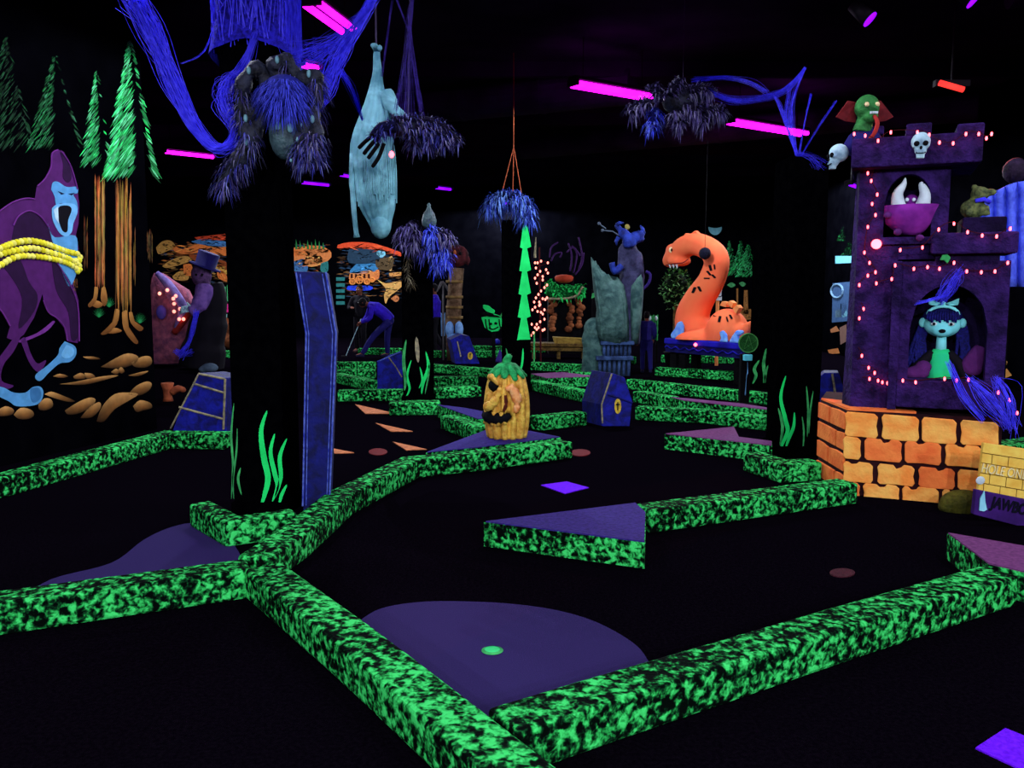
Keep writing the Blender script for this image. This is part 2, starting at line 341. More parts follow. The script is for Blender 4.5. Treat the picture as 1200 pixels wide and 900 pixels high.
# red lamp and violet spots near the ceiling on the right
t = thing('red_lamp', 'small red glowing lamp under the ceiling above the tower', 'lamp', at(1114, 101, 8.6))
part(t, 'glow_strip', MB().tube([at(1101, 97, 8.6), at(1129, 105, 8.6)], .03, 8), 'red_lamp', smooth=True)
ld = bpy.data.lights.new('red_glow', 'SPOT'); ld.energy = 260; ld.color = (1, .12, .08); ld.spot_size = 1.5; ld.spot_blend = 1; ld.shadow_soft_size = 0
lo = bpy.data.objects.new('red_glow', ld); COL.objects.link(lo); lo.parent = t; lo.location = (0, 0, -.06); lo.rotation_euler = (V((-1.6, -3.6, -3.6))).to_track_quat('-Z', 'Y').to_euler()
part(t, 'housing', MB().box(at(1115, 98, 8.66), (.34, .06, .06), 0), 'housing')
part(t, 'hanger', MB().tube([at(1115, 97, 8.66), at(1115, 97, 8.66)*1.0+V((0, 0, CEIL-at(1115, 97, 8.66).z))], .01, 6), 'housing')
for (x, y, Y, lab) in ((1015, 19, 7.6, 'small violet spot lamp above the green zombie head'), (1136, -3, 7.4, 'violet spot lamp cut by the top edge of the picture')):
    c = at(x, y, Y); t = thing('violet_spot_lamp', lab, 'lamp', c)
    d = V((.55, -.3, -.6)).normalized()
    part(t, 'can', MB().tube([c-d*.16, c+d*.04], [.05, .075], 12), 'housing', smooth=True)
    part(t, 'glow_disc', MB().tube([c+d*.03, c+d*.05], .068, 14), 'tube_v')
    part(t, 'bracket', MB().tube([c-d*.12, V((c.x, c.y, CEIL))-V((0, 0, 0))], .01, 6), 'housing')
# ------------------------------------------------------------------ curbs
CH, CW = .15, .19
def curb(px, label, w=CW, h=CH, world=False):
    P = [V((p[0], p[1], 0)) for p in (px if world else [gp(x, y, h) for x, y in px])]
    L, R = [], []
    for i, p in enumerate(P):
        ds = [(P[j+1]-P[j]).normalized() for j in (i-1, i) if 0 <= j < len(P)-1]
        n = [V((-d.y, d.x, 0)) for d in ds]; m = n[0] if len(n) == 1 else (n[0]+n[1]).normalized(); k = 1/max(.5, m.dot(n[0]))
        L.append(p+m*w/2*k); R.append(p-m*w/2*k)
    mb = MB(); rings = []
    for i in range(len(P)): rings.append([L[i], R[i], R[i]+V((0, 0, h)), L[i]+V((0, 0, h))])
    mb.loft(rings)
    return solo('curb', mb, 'curb', label, 'curb', 'green splattered course borders', bevel=.018)
def platform(px, label, topm, h=CH, name='corner_platform'):
    P = [gp(x, y, h) for x, y in px]; P0 = [V((p.x, p.y, 0)) for p in P]; c = sum(P0, V((0, 0, 0)))/len(P0)
    t = thing(name, label, 'platform', c)
    part(t, 'side_border', MB().prism(P0, (0, 0, h-.006)), 'curb')
    part(t, 'top_board', MB().prism([p+(c-p)*.015+V((0, 0, h-.006)) for p in P0], (0, 0, .008)), topm)
    return t
curb([(308, 662), (405, 735), (452, 772), (640, 925)], 'long green-splattered curb running to the bottom edge, left of the hole')
curb([(588, 843), (700, 808), (860, 760), (985, 722), (1172, 668)], 'long green-splattered curb right of the hole, sloping up right')
curb([(-40, 704), (292, 660)], 'green-splattered curb at the left edge below the left felt patch')
curb([(298, 652), (345, 620), (398, 577), (480, 537), (560, 529), (664, 516)], 'bent green-splattered curb leading past the standing coffin to the pumpkin')
curb([(345, 598), (272, 608), (234, 588)], 'small green-splattered corner curb at the foot of the web-wrapped pillar', w=.14)
curb([(-40, 565), (0, 557), (196, 506), (268, 507)], 'green-splattered curb below the gorilla mural')
platform([(567, 611), (745, 589), (757, 600), (756, 635)], 'flat triangular corner board with violet top and green splattered border', 'plat')
curb([(752, 594), (994, 563)], 'green-splattered curb joining the violet triangle to the brick base')
platform([(1110, 624), (1158, 660), (1260, 684), (1260, 650)], 'mauve-topped triangular corner board at the right edge', 'platpink')
platform([(779, 508), (860, 500), (866, 512), (905, 517), (905, 522)], 'small mauve-topped triangle left of the right-hand pillar', 'platpink')
curb([(882, 530), (918, 541), (956, 539)], 'short green-splattered curb at the foot of the right-hand pillar')
curb([(746, 476), (830, 480), (905, 488)], 'green-splattered curb right of the coffin with yellow emblem')
platform([(785, 465), (870, 473), (908, 479), (908, 481), (800, 469)], 'thin mauve wedge behind the coffin with yellow emblem', 'platpink')
curb([(625, 488), (682, 482)], 'green-splattered curb between pumpkin and coffin with yellow emblem')
curb([(738, 444), (814, 452), (905, 461)], 'green-splattered curb in front of the serpent table')
curb([(748, 458), (790, 465)], 'short slanting green curb behind the emblem coffin')
curb([(770, 430), (892, 437)], 'green-splattered curb just behind the serpent table legs')
curb([(396, 457), (470, 456), (562, 452)], 'green-splattered curb crossing behind the second pillar')
curb([(395, 437), (438, 446)], 'thin slanting green curb right of the standing coffin')
curb([(456, 471), (516, 470)], 'short green-splattered curb at the foot of the second pillar', w=.3)
curb([(525, 486), (566, 500)], 'short green-splattered curb left of the pumpkin')
platform([(512, 474), (545, 478), (600, 489), (560, 491)], 'thin violet wedge left of the pumpkin', 'plat')
curb([(393, 424), (440, 424)], 'far green curb below the walking players')
curb([(393, 433), (440, 433)], 'second far green curb below the walking players')
curb([(500, 441), (560, 441)], 'green curb behind the pumpkin, left part')
curb([(500, 426), (590, 433)], 'green curb running below the small leaning coffin')
curb([(505, 411), (600, 411)], 'far green curb below the neon jack-o-lantern board')
curb([(540, 405), (640, 406)], 'farthest green curb left of the lit string figure')
curb([(625, 445), (692, 459)], 'slanting green curb right of the third pillar')
curb([(655, 434), (700, 437)], 'short green curb in front of the wooden bench')
curb([(622, 424), (700, 428)], 'green curb directly under the wooden bench')
platform([(622, 438), (660, 436), (700, 441), (640, 443)], 'thin mauve wedge right of the third pillar', 'platpink')
curb([(250, 411), (272, 411)], 'far green curb beside the top-hatted figure', w=.3)
curb([(775, 416), (900, 418)], 'far green curb behind the sea serpent')
curb([(420, 408), (500, 408)], 'farthest green curb behind the players')
curb([(700, 417), (745, 418)], 'far green curb behind the winged statue')
curb([(1172, 520), (1230, 512)], 'green curb glimpsed right of the brick base', w=.25)
# ------------------------------------------------------------------ floor patches, mats, hole
def decal(px, name, m, label, cat, z=.006, group=None):
    return solo(name, MB().prism([gp(x, y, 0) for x, y in px], (0, 0, z)), m, label, cat, group)
arc = [(408, 742), (424, 727), (448, 714), (490, 707), (540, 706), (600, 709), (650, 716), (690, 727), (722, 742), (748, 760), (762, 780), (560, 850)]
def smpx(q, n=5): return [(p.x, p.y) for p in smoothpath([V((x, y, 0)) for x, y in q], n)]
decal(smpx(arc[:-1])+[arc[-1]], 'felt_patch', 'patch', 'large grey-violet felt putting patch around the green hole', 'putting patch')
decal(smpx([(20, 706), (60, 680), (130, 661), (168, 634), (200, 619), (232, 614), (262, 626)])+[(275, 640), (290, 665)], 'felt_patch', 'patch', 'grey-violet felt patch beside the web-wrapped pillar', 'putting patch')
c = gp(577, 762, .008); t = thing('golf_hole', 'glowing green golf hole in the felt patch', 'golf hole', c)
mb = MB(); n = 24; r0, r1 = .034, .046
ring = [c+V((r1*math.cos(2*pi*k/n), r1*math.sin(2*pi*k/n), 0)) for k in range(n)]; inn = [c+V((r0*math.cos(2*pi*k/n), r0*math.sin(2*pi*k/n), .006)) for k in range(n)]
mb.add(ring+inn, [[k, (k+1) % n, n+(k+1) % n, n+k] for k in range(n)]); part(t, 'rim', mb, 'neon2')
part(t, 'cup', MB().tube([c, c+V((0, 0, .003))], .036, 24), 'cup')
decal([(634, 569), (664, 565), (690, 572), (662, 579)], 'tee_mat', 'mat_p', 'small bright purple mat behind the violet triangle', 'mat')
decal([(1143, 878), (1178, 855), (1240, 880), (1200, 905)], 'tee_mat', 'mat_p', 'bright purple mat at the bottom right corner', 'mat')
decal([(972+15*math.cos(a)+15, 672+5*math.sin(a)) for a in [k*pi/8 for k in range(16)]], 'floor_disc', mat('brown_red_felt', (70, 26, 36), (58, 20, 30), 40), 'dull red disc on the black carpet by the brick base', 'floor disc')
for i, (q, lab) in enumerate((([(416, 474), (428, 485), (464, 485)], 'farthest orange triangle on the floor beside the standing coffin'), ([(440, 496), (458, 506), (484, 506)], 'middle pale orange triangle on the floor beside the standing coffin'),
        ([(460, 518), (476, 528), (500, 527)], 'nearest orange triangle on the floor behind the bent curb'), ([(390, 526), (392, 532), (415, 531)], 'small orange triangle at the edge of the standing coffin'))):
    decal(q, 'floor_marking', 'floororange', lab, 'floor marking')
decal([(443+11*math.cos(a), 530+4*math.sin(a)) for a in [k*pi/7 for k in range(14)]], 'floor_marking', 'floorred', 'dim red glow painted on the floor behind the bent curb', 'floor marking')  # red glow on the carpet, put in as flat coloured spots
decal([(680+12*math.cos(a), 531+4*math.sin(a)) for a in [k*pi/7 for k in range(14)]], 'floor_marking', 'floorred', 'dim red glow painted on the floor right of the pumpkin curb', 'floor marking')
# ------------------------------------------------------------------ gorilla mural partition
A, B = gp(0, 547), gp(184, 503); A.z = B.z = 0; U = (B-A).normalized(); NW = V((U.y, -U.x, 0))     # NW points to the room
if NW.dot(CAMP-A) < 0: NW = -NW
A2 = A-U*3.0
struct('wall_partition', MB().prism([A2, B, B-NW*.15, A2-NW*.15], (0, 0, CEIL)), 'blackwall')
mural = thing('forest_mural', 'large fluorescent mural of a roped purple gorilla among pines and rocks', 'mural', (A+B)/2)
def wp(x, y, off=.004): return onplane(x, y, A+NW*off, NW)
def polyw(px, col, off, name, par, label=None, sm=0):
    mb = MB(); pts = smoothpath([wp(x, y, off) for x, y in px+[px[0]]], 4)[:-1] if sm else [wp(x, y, off) for x, y in px]
    n = len(pts); mb.prism(pts, -NW*.002, col); return part(par, name, mb, 'paint', label)
def strokes(mb, wpf, apex, bl, br, yb, lit, n, bright, off):     # brushy lit flank and thin far edge of a painted pine
    for _ in range(n):
        t = rnd(.02, 1)**.75; s = rnd(0, lit) if rnd(0, 1) < .93 else rnd(.93, 1.0)
        y = lerp(apex[1], yb, t); l = lerp(apex[0], bl, t); r = lerp(apex[0], br, t); x = lerp(l, r, s)+rnd(-1, 1)
        L = rnd(6, 15)*(.35+t*.8)*(yb-apex[1])/150; wd = rnd(1.2, 2.8)*(.6+.5*t)*(yb-apex[1])/150; sd = -1 if s < .9 else 1
        k = bright*rnd(.45, 1.05)*(1.1-.5*s if s < .9 else .8); c = tuple(min(255, q*k) for q in random.choice([(60, 232, 120), (40, 205, 95), (110, 240, 160), (30, 150, 70)]))
        p0 = (x-sd*L*.35, y-L*.5); p1 = (x+sd*L*.45, y+L*.6); m = (x+wd, y)
        o = off+rnd(0, .003); mb.add([wpf(*p0, o), wpf(x-wd*.6, y+wd*.2, o), wpf(*p1, o), wpf(x+wd*.6, y-wd*.2, o)], [[0, 1, 2, 3]], c)
    return mb
for (ap, bl, br, yb, lit, n, k, lab) in (((152, 40), 124, 184, 205, .55, 620, 1.15, 'tallest bright pine'), ((113, 76), 96, 130, 192, .6, 300, 1.05, 'small bright pine'),
        ((64, 60), 32, 96, 172, .45, 300, .62, 'dim pine above the gorilla'), ((6, 38), -24, 40, 172, .9, 260, .42, 'dimmest pine at the picture edge')):
    part(mural, 'painted_pine', strokes(MB(), wp, ap, bl, br, yb, lit, n, k, .004), 'paint', lab, kind='stuff')
TB, TD = (168, 108, 48), (96, 58, 26)
def trunk(xl, xr, y0, y1, lean, roots, lab, bright=1.0):             # bark strokes of a painted trunk, then its roots
    mb = MB(); n = max(2, int((xr-xl)/1.3))
    for k in range(n):
        f = (k+.5)/n; x = lerp(xl, xr, f); light = bright*(.35+.75*abs(math.sin(k*2.3+xl)))
        for sgm in range(int(5+(y1-y0)/16)):
            L_ = rnd(.15, .4)*(y1-y0); ya = rnd(y0-3, y1-L_); yb = ya+L_; w_ = rnd(.4, .9); c = tuple(min(255, q*light*rnd(.75, 1.15)) for q in (188, 124, 58)); o_ = .005+.002*rnd(0, 1)
            mb.add([wp(x+rnd(-.5, .5), ya, o_), wp(x+w_, lerp(ya, yb, .5), o_), wp(x+rnd(-.5, .5), yb, o_), wp(x-w_, lerp(ya, yb, .5), o_)], [[0, 1, 2, 3]], c)
    t_ = part(mural, 'painted_trunk', mb, 'paint', lab, kind='stuff')
    for q in roots:
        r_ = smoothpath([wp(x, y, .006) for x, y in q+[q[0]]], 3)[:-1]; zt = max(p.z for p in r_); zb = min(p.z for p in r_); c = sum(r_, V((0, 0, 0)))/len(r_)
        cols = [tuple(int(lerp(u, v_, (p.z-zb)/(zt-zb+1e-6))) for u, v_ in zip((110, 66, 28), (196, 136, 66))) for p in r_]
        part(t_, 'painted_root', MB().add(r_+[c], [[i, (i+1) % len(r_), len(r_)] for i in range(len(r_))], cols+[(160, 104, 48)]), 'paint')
trunk(111, 123, 206, 346, 0, [[(111, 336), (115, 338), (113, 352), (106, 360), (103, 357), (109, 350)], [(119, 338), (123, 336), (126, 352), (122, 359), (118, 350)], [(106, 357), (113, 352), (121, 357), (114, 361)]], 'thin brown trunk')
trunk(135, 154, 206, 376, 0, [[(135, 362), (140, 364), (137, 380), (126, 391), (118, 391), (132, 378)], [(143, 366), (149, 364), (150, 382), (162, 400), (157, 402), (145, 386)], [(151, 366), (155, 366), (157, 376), (168, 384), (163, 388), (153, 378)], [(124, 390), (134, 384), (143, 388), (132, 391)]], 'broad brown trunk with roots')
trunk(98, 103, 252, 320, 0, [], 'dim thin trunk', .6); trunk(156, 159, 268, 338, 0, [], 'dim narrow trunk', .55); trunk(172, 179, 270, 312, 0, [], 'short dull red trunk', .45); trunk(86, 91, 326, 342, 0, [], 'short trunk stub', .7)
ROCKS = [[(118, 430), (135, 420), (150, 414), (162, 418), (158, 426), (140, 432)], [(154, 425), (166, 418), (176, 418), (178, 426), (170, 431), (158, 430)],
         [(86, 441), (94, 437), (100, 440), (99, 444), (88, 444)], [(99, 437), (108, 438), (112, 443), (102, 444)], [(130, 436), (136, 432), (140, 436), (136, 439)], [(138, 434), (142, 430), (146, 435), (142, 438)],
         [(62, 441), (70, 438), (80, 441), (72, 443)], [(70, 450), (90, 447), (120, 441), (139, 440), (120, 446), (98, 451)], [(97, 418), (110, 418), (118, 421), (104, 421)], [(150, 440), (165, 436), (174, 435), (162, 441)],
         [(45, 474), (52, 467), (60, 468), (62, 476), (54, 481), (46, 480)], [(76, 481), (90, 472), (104, 466), (112, 468), (108, 476), (94, 484), (80, 486)], [(94, 490), (104, 478), (116, 471), (118, 478), (108, 489)],
         [(113, 494), (120, 476), (134, 462), (150, 460), (162, 462), (150, 470), (134, 480), (122, 494)], [(150, 462), (160, 452), (172, 447), (178, 450), (174, 458), (162, 464)], [(156, 476), (164, 469), (176, 472), (178, 478), (168, 481), (160, 483)],
         [(16, 486), (24, 478), (36, 480), (40, 486), (34, 491), (22, 491)], [(-6, 483), (6, 476), (16, 480), (14, 486), (0, 488)], [(52, 462), (60, 459), (72, 463), (88, 470), (80, 471), (62, 466)]]
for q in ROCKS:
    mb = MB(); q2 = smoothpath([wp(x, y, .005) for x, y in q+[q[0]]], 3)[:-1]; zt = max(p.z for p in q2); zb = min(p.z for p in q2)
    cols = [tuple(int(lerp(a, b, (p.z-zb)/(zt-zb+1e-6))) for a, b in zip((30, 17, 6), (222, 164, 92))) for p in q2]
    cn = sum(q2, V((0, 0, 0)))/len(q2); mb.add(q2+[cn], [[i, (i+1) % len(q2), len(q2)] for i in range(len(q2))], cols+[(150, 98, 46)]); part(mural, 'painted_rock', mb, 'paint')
for (x, y) in ((128, 355), (116, 367), (164, 374)):
    mb = MB()
    for k in range(9):
        a = lerp(-1.1, 1.1, k/8); mb.add([wp(x-.45, y+5, .006), wp(x+.45, y+5, .006), wp(x+math.sin(a)*9, y+5-math.cos(a)*13, .006)], [[0, 1, 2]], (40, 150, 80))
    part(mural, 'painted_grass_tuft', mb, 'paint')
# the gorilla itself
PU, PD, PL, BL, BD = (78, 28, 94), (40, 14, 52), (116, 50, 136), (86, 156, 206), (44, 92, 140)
g = polyw([(-20, 262), (0, 247), (14, 237), (30, 232), (41, 233), (43, 219), (52, 210), (59, 196), (60, 180), (67, 175), (75, 178), (82, 192), (87, 208), (91, 224), (93, 240), (92, 262), (89, 275), (92, 290), (93, 310), (86, 332), (92, 352), (93, 392), (91, 402), (79, 400), (75, 384), (66, 373), (56, 366), (51, 352), (50, 344), (40, 372), (28, 392), (18, 400), (8, 396), (12, 382), (2, 366), (-20, 340)], PU, .004, 'painted_gorilla', mural, 'purple gorilla with blue face, hands and feet', 0)
def gpart(px, col, off, name, sm=1): return polyw(px, col, off, name, g, None, sm)
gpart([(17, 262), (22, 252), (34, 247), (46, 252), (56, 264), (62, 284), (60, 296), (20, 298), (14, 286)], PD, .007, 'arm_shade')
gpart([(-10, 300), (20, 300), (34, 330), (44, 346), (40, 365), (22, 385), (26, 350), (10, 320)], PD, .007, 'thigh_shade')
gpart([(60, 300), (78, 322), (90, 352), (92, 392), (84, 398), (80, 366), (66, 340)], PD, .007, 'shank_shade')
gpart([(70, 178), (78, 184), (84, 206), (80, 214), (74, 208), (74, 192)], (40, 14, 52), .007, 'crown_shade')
gpart([(16, 396), (24, 394), (16, 412), (4, 428), (2, 446), (16, 452), (6, 456), (-4, 448), (-6, 428), (6, 410)], PU, .006, 'lower_limb')
gpart([(24, 398), (30, 396), (36, 414), (44, 426), (54, 422), (50, 432), (44, 436), (34, 424)], PU, .006, 'lower_limb')
gpart([(62, 376), (64, 378), (52, 390), (26, 401), (24, 398), (44, 390)], PL, .006, 'rope_tail')
gpart([(-10, 452), (4, 454), (16, 460), (30, 460), (38, 454), (47, 453), (51, 460), (48, 470), (40, 475), (20, 476), (10, 470), (-10, 460)], BL, .008, 'foot')
gpart([(76, 400), (88, 406), (89, 416), (82, 424), (70, 426), (58, 436), (48, 446), (42, 444), (43, 438), (56, 428), (68, 416), (70, 408)], BL, .008, 'fist')
gpart([(78, 404), (86, 408), (86, 416), (78, 420), (72, 416)], (116, 190, 236), .010, 'knuckle')
gpart([(36, 455), (46, 455), (48, 466), (40, 472), (36, 466)], (60, 120, 170), .010, 'toe')
gpart([(56, 262), (64, 278), (88, 276), (91, 296), (90, 318), (82, 336), (74, 322), (66, 300)], BL, .007, 'chest')
gpart([(60, 222), (62, 214), (68, 213), (78, 219), (90, 219), (91, 226), (86, 228), (90, 236), (91, 246), (84, 240), (72, 238), (66, 240), (64, 230)], BL, .008, 'face')
gpart([(68, 224), (76, 227), (72, 228)], (20, 30, 60), .011, 'eye', 0); gpart([(80, 227), (88, 226), (84, 229)], (20, 30, 60), .011, 'eye', 0)
gpart([(61, 244), (66, 240), (78, 238), (88, 240), (91, 248), (86, 262), (84, 272), (78, 277), (70, 273), (62, 258)], (110, 180, 226), .009, 'mouth_rim')
gpart([(67, 250), (70, 242), (80, 241), (84, 246), (80, 258), (79, 271), (74, 271), (70, 262)], (6, 4, 14), .011, 'open_mouth')
gpart([(63, 246), (68, 242), (69, 262), (65, 256)], (190, 225, 240), .012, 'fang', 0)
mb = MB()
for path in ([(-20, 296), (0, 291), (16, 285), (34, 282), (52, 285), (66, 290), (80, 295), (92, 298), (94, 304), (88, 306)], [(-20, 306), (0, 298), (20, 293), (40, 291), (60, 296), (78, 302), (90, 308), (94, 314), (90, 319)], [(-20, 318), (0, 311), (12, 304), (26, 300), (46, 301), (64, 304), (80, 309), (91, 316)]):
    q = smoothpath([wp(x, y, .012) for x, y in path], 8); acc = 0
    for i in range(len(q)-1):
        acc += (q[i+1]-q[i]).length
        if acc < .034: continue
        acc = 0; mb.ball(q[i], (.034, .02, .026), 7, 5, Matrix.Rotation(math.atan2(U.y, U.x), 3, 'Z') @ Matrix.Rotation(.7, 3, 'Y'), random.choice([(248, 240, 60), (235, 225, 40), (255, 248, 110)]))
part(g, 'yellow_rope', mb, 'paint', 'bright yellow beaded rope', True)

for path in ([(-4, 250), (14, 237.5), (30, 232.5), (41, 233.5)], [(44, 218), (53, 209), (60, 195), (61, 180), (68, 175.5)], [(51, 352), (57, 366), (67, 373), (76, 384), (79, 399)], [(72, 177), (82, 192), (88, 210), (91, 222)], [(62, 300), (78, 326), (91, 356), (93, 400)], [(16, 264), (22, 253), (34, 247), (47, 253), (57, 266)], [(12, 382), (3, 366), (-10, 352)]):
    part(g, 'rim_line', MB().tube(smoothpath([wp(x, y, .012) for x, y in path], 4), .006, 5, PL), 'paint')
# ------------------------------------------------------------------ pillars
def pillar(xl, xr, Y, depth, label, h=None):
    h = h or CEIL
    a, b = at(xl, 450, Y), at(xr, 450, Y); c = (a+b)/2; wd = b.x-a.x
    t = thing('black_pillar', label, 'pillar', (c.x, Y+depth/2, 0))
    mb = MB().box((c.x, Y+depth/2, h/2), (wd, depth, h)); part(t, 'shaft', mb, 'pillar', bevel=.01)
    part(t, 'plinth', MB().box((c.x, Y+depth/2, .05), (wd+.04, depth+.04, .1)), 'pillar', bevel=.008)
    return t
def weed(par, pts, wmax, Y, m='neon', name='painted_weed', side=None):   # wavy painted blade of seaweed on a pillar face; widths in pixels
    q = smoothpath([V((x, y, 0)) for x, y in pts], 5); n = len(q); L, R = [], []
    for i, p in enumerate(q):
        t = i/(n-1); wd = wmax*.5*min(1, math.sin(pi*(t*.9+.06))**.8) if 0 < i < n-1 else .15
        d = (q[min(i+1, n-1)]-q[max(i-1, 0)]).normalized(); a = V((-d.y, d.x, 0)); L.append(p+a*wd); R.append(p-a*wd)
    ring = [at(p.x, p.y, Y-.004) for p in L]+[at(p.x, p.y, Y-.004) for p in R[::-1]]
    mb = MB(); m_ = len(L); mb.add(ring, [[i, i+1, 2*m_-2-i, 2*m_-1-i] for i in range(m_-1)])
    return part(par, name, mb, m)
YP = 5.55
P1 = pillar(270, 330, YP, .42, 'black pillar wrapped in blue web with green painted weeds')
for pts, wd in (([(313, 481), (306, 505), (309, 535), (314, 560), (310, 580), (305, 595)], 7), ([(322, 508), (317, 530), (322, 555), (325, 570), (319, 588)], 5.5), ([(336, 514), (328, 535), (329, 560), (322, 584)], 5), ([(336, 568), (330, 580), (327, 592)], 4),
        ([(274, 473), (271, 510), (273, 545), (271, 585)], 2.6), ([(278, 502), (277, 530), (273, 560), (274, 585)], 2.4), ([(282, 548), (279, 562), (283, 580)], 3)):
    weed(P1, pts, wd, YP, 'neon' if wd > 3.5 else 'neon2')
YQ = 11.3
P2 = pillar(472, 507, YQ, .22, 'black pillar with a spider on top and pale painted reeds', 2.22)
for pts, wd, m in (([(476, 398), (473, 420), (475, 445), (474, 458)], 4, 'neon2'), ([(482, 422), (477, 440), (480, 455), (476, 465)], 3, 'neon'), ([(499, 412), (502, 430), (496, 448), (494, 462)], 4, 'neon'), ([(492, 430), (495, 445), (491, 455)], 2.5, 'neon'), ([(503, 422), (502, 440), (498, 462)], 2, 'neon2'), ([(488, 395), (489, 410), (490, 425)], 5, 'coffin_trim')):
    weed(P2, pts, wd, YQ, m)
YR = 12.6
P3 = pillar(588, 622, YR, .42, 'black pillar with a tall neon green stacked-tree shape painted on it', 2.52)
pts = [(612.5, 262), (619, 262)]
tree = []
for k in range(5):
    y0 = 264+k*27; tree.append((609.5-k*.4+1.5, y0, 605-k*.2, y0+25))
Lf = []; Rt = []
for k in range(5):
    y0 = 264+k*27.2; Lf += [(613-k*.6, y0), (609.5-k*.9, y0+26)]; Rt += [(618-k*.2, y0), (622.5-k*.2, y0+25)]
out = Lf+[(611, 399), (609.6, 399)]; out = Lf+[(609.5, 398), (616, 398)]+Rt[::-1]
part(P3, 'painted_tree', MB().prism([at(x, y, YR-.001) for x, y in out], (0, -.004, 0)), 'neon', 'neon green stacked-tree shape')
weed(P3, [(593, 408), (595, 420), (594, 432)], 2, YR, 'neon2'); weed(P3, [(613, 408), (612, 425), (608, 440)], 2.6, YR, 'neon')
YS = 7.6
P4 = pillar(917, 962, YS, .45, 'black pillar beside the castle tower with green painted weeds', 2.66)
for pts, wd, m in (([(921, 440), (915, 465), (920, 490), (923, 505), (917, 520), (914, 530)], 5, 'neon'), ([(912, 478), (917, 500), (914, 522)], 3.5, 'neon2'), ([(931, 483), (930, 500), (924, 515), (920, 528)], 4, 'neon'), ([(945, 452), (947, 480), (946, 512)], 2.4, 'neon2'), ([(953, 458), (949, 485), (948, 508)], 2.2, 'neon2'), ([(940, 488), (942, 506), (941, 528)], 2, 'neon2')):
    weed(P4, pts, wd, YS, m)
# far pillar behind the serpent and its weeds
YT = 12.9
P5 = pillar(886, 904, YT, .4, 'narrow far black pillar beside the round green sign', 2.25)
for pts, wd in (([(890, 422), (884, 432), (886, 440), (882, 450)], 4), ([(898, 408), (895, 425), (896, 440), (895, 452)], 4), ([(900, 428), (897, 440), (896, 452)], 2.5)): weed(P5, pts, wd, YT, 'neon2')
# ------------------------------------------------------------------ coffins
def coffin_pts(px, Y): return [at(x, y, Y) for x, y in px]
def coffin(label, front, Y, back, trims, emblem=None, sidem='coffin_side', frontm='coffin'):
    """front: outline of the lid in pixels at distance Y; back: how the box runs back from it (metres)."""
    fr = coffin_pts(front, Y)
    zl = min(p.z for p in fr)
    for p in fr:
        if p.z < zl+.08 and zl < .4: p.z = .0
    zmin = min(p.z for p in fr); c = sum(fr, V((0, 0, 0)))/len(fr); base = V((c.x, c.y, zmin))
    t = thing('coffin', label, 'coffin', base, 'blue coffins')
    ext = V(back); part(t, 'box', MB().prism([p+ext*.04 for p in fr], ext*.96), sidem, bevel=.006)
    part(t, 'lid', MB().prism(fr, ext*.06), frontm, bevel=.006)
    n = -ext.normalized()
    for tr in trims:
        q = [at(x, y, Y)+V((0, -.004, 0)) for x, y in tr[0]]
        part(t, 'trim', MB().tube(q, tr[1], 6), tr[2])
    if emblem:
        ex, ey, rx, ry = emblem; mb = MB().prism([at(ex+rx*math.cos(k*pi/8), ey+ry*math.sin(k*pi/8), Y-.004) for k in range(16)], (0, -.006, 0)); e = part(t, 'emblem', mb, 'emblem', 'yellow oval emblem')
        part(e, 'cross', MB().box(at(ex, ey, Y-.015), (.012, .008, .09)).box(at(ex, ey-2, Y-.015), (.04, .008, .012)), 'letter_d')
    return t
# tall standing coffin: a hexagon seen with its left flank
YC = 5.56
fr = [(346, 318), (383, 318), (395, 391), (390, 500), (386, 594), (355, 594), (358, 480), (358, 391)]
hexf = [(347, 318), (382, 319), (394, 391), (386, 593), (355, 594), (359, 391)]
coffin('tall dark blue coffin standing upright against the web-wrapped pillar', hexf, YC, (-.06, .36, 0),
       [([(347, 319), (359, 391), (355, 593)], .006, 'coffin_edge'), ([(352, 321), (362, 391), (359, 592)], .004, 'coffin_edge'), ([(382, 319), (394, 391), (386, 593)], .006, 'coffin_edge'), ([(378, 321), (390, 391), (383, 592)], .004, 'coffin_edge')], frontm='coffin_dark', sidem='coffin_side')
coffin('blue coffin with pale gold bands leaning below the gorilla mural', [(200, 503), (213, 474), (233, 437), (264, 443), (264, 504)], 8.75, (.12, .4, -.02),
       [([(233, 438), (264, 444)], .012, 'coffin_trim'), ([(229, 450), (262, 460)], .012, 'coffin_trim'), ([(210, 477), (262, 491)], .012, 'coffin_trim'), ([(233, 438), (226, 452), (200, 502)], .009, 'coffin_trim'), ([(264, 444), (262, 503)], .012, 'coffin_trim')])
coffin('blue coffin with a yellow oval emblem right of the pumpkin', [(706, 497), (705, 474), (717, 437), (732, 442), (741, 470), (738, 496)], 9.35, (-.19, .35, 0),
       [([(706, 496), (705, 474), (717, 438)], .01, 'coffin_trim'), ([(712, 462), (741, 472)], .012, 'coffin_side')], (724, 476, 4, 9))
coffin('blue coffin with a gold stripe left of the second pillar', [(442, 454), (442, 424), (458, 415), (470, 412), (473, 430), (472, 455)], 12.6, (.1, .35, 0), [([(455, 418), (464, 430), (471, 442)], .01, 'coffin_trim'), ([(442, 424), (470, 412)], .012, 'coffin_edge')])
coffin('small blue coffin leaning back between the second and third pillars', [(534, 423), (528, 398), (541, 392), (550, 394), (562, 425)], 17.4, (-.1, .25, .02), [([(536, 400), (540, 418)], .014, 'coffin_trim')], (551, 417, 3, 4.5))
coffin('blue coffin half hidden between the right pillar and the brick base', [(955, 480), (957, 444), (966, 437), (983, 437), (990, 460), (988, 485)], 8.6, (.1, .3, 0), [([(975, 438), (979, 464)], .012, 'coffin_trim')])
for o in (o for o in list(COL.objects) if o.get('category') == 'coffin'):
    pass
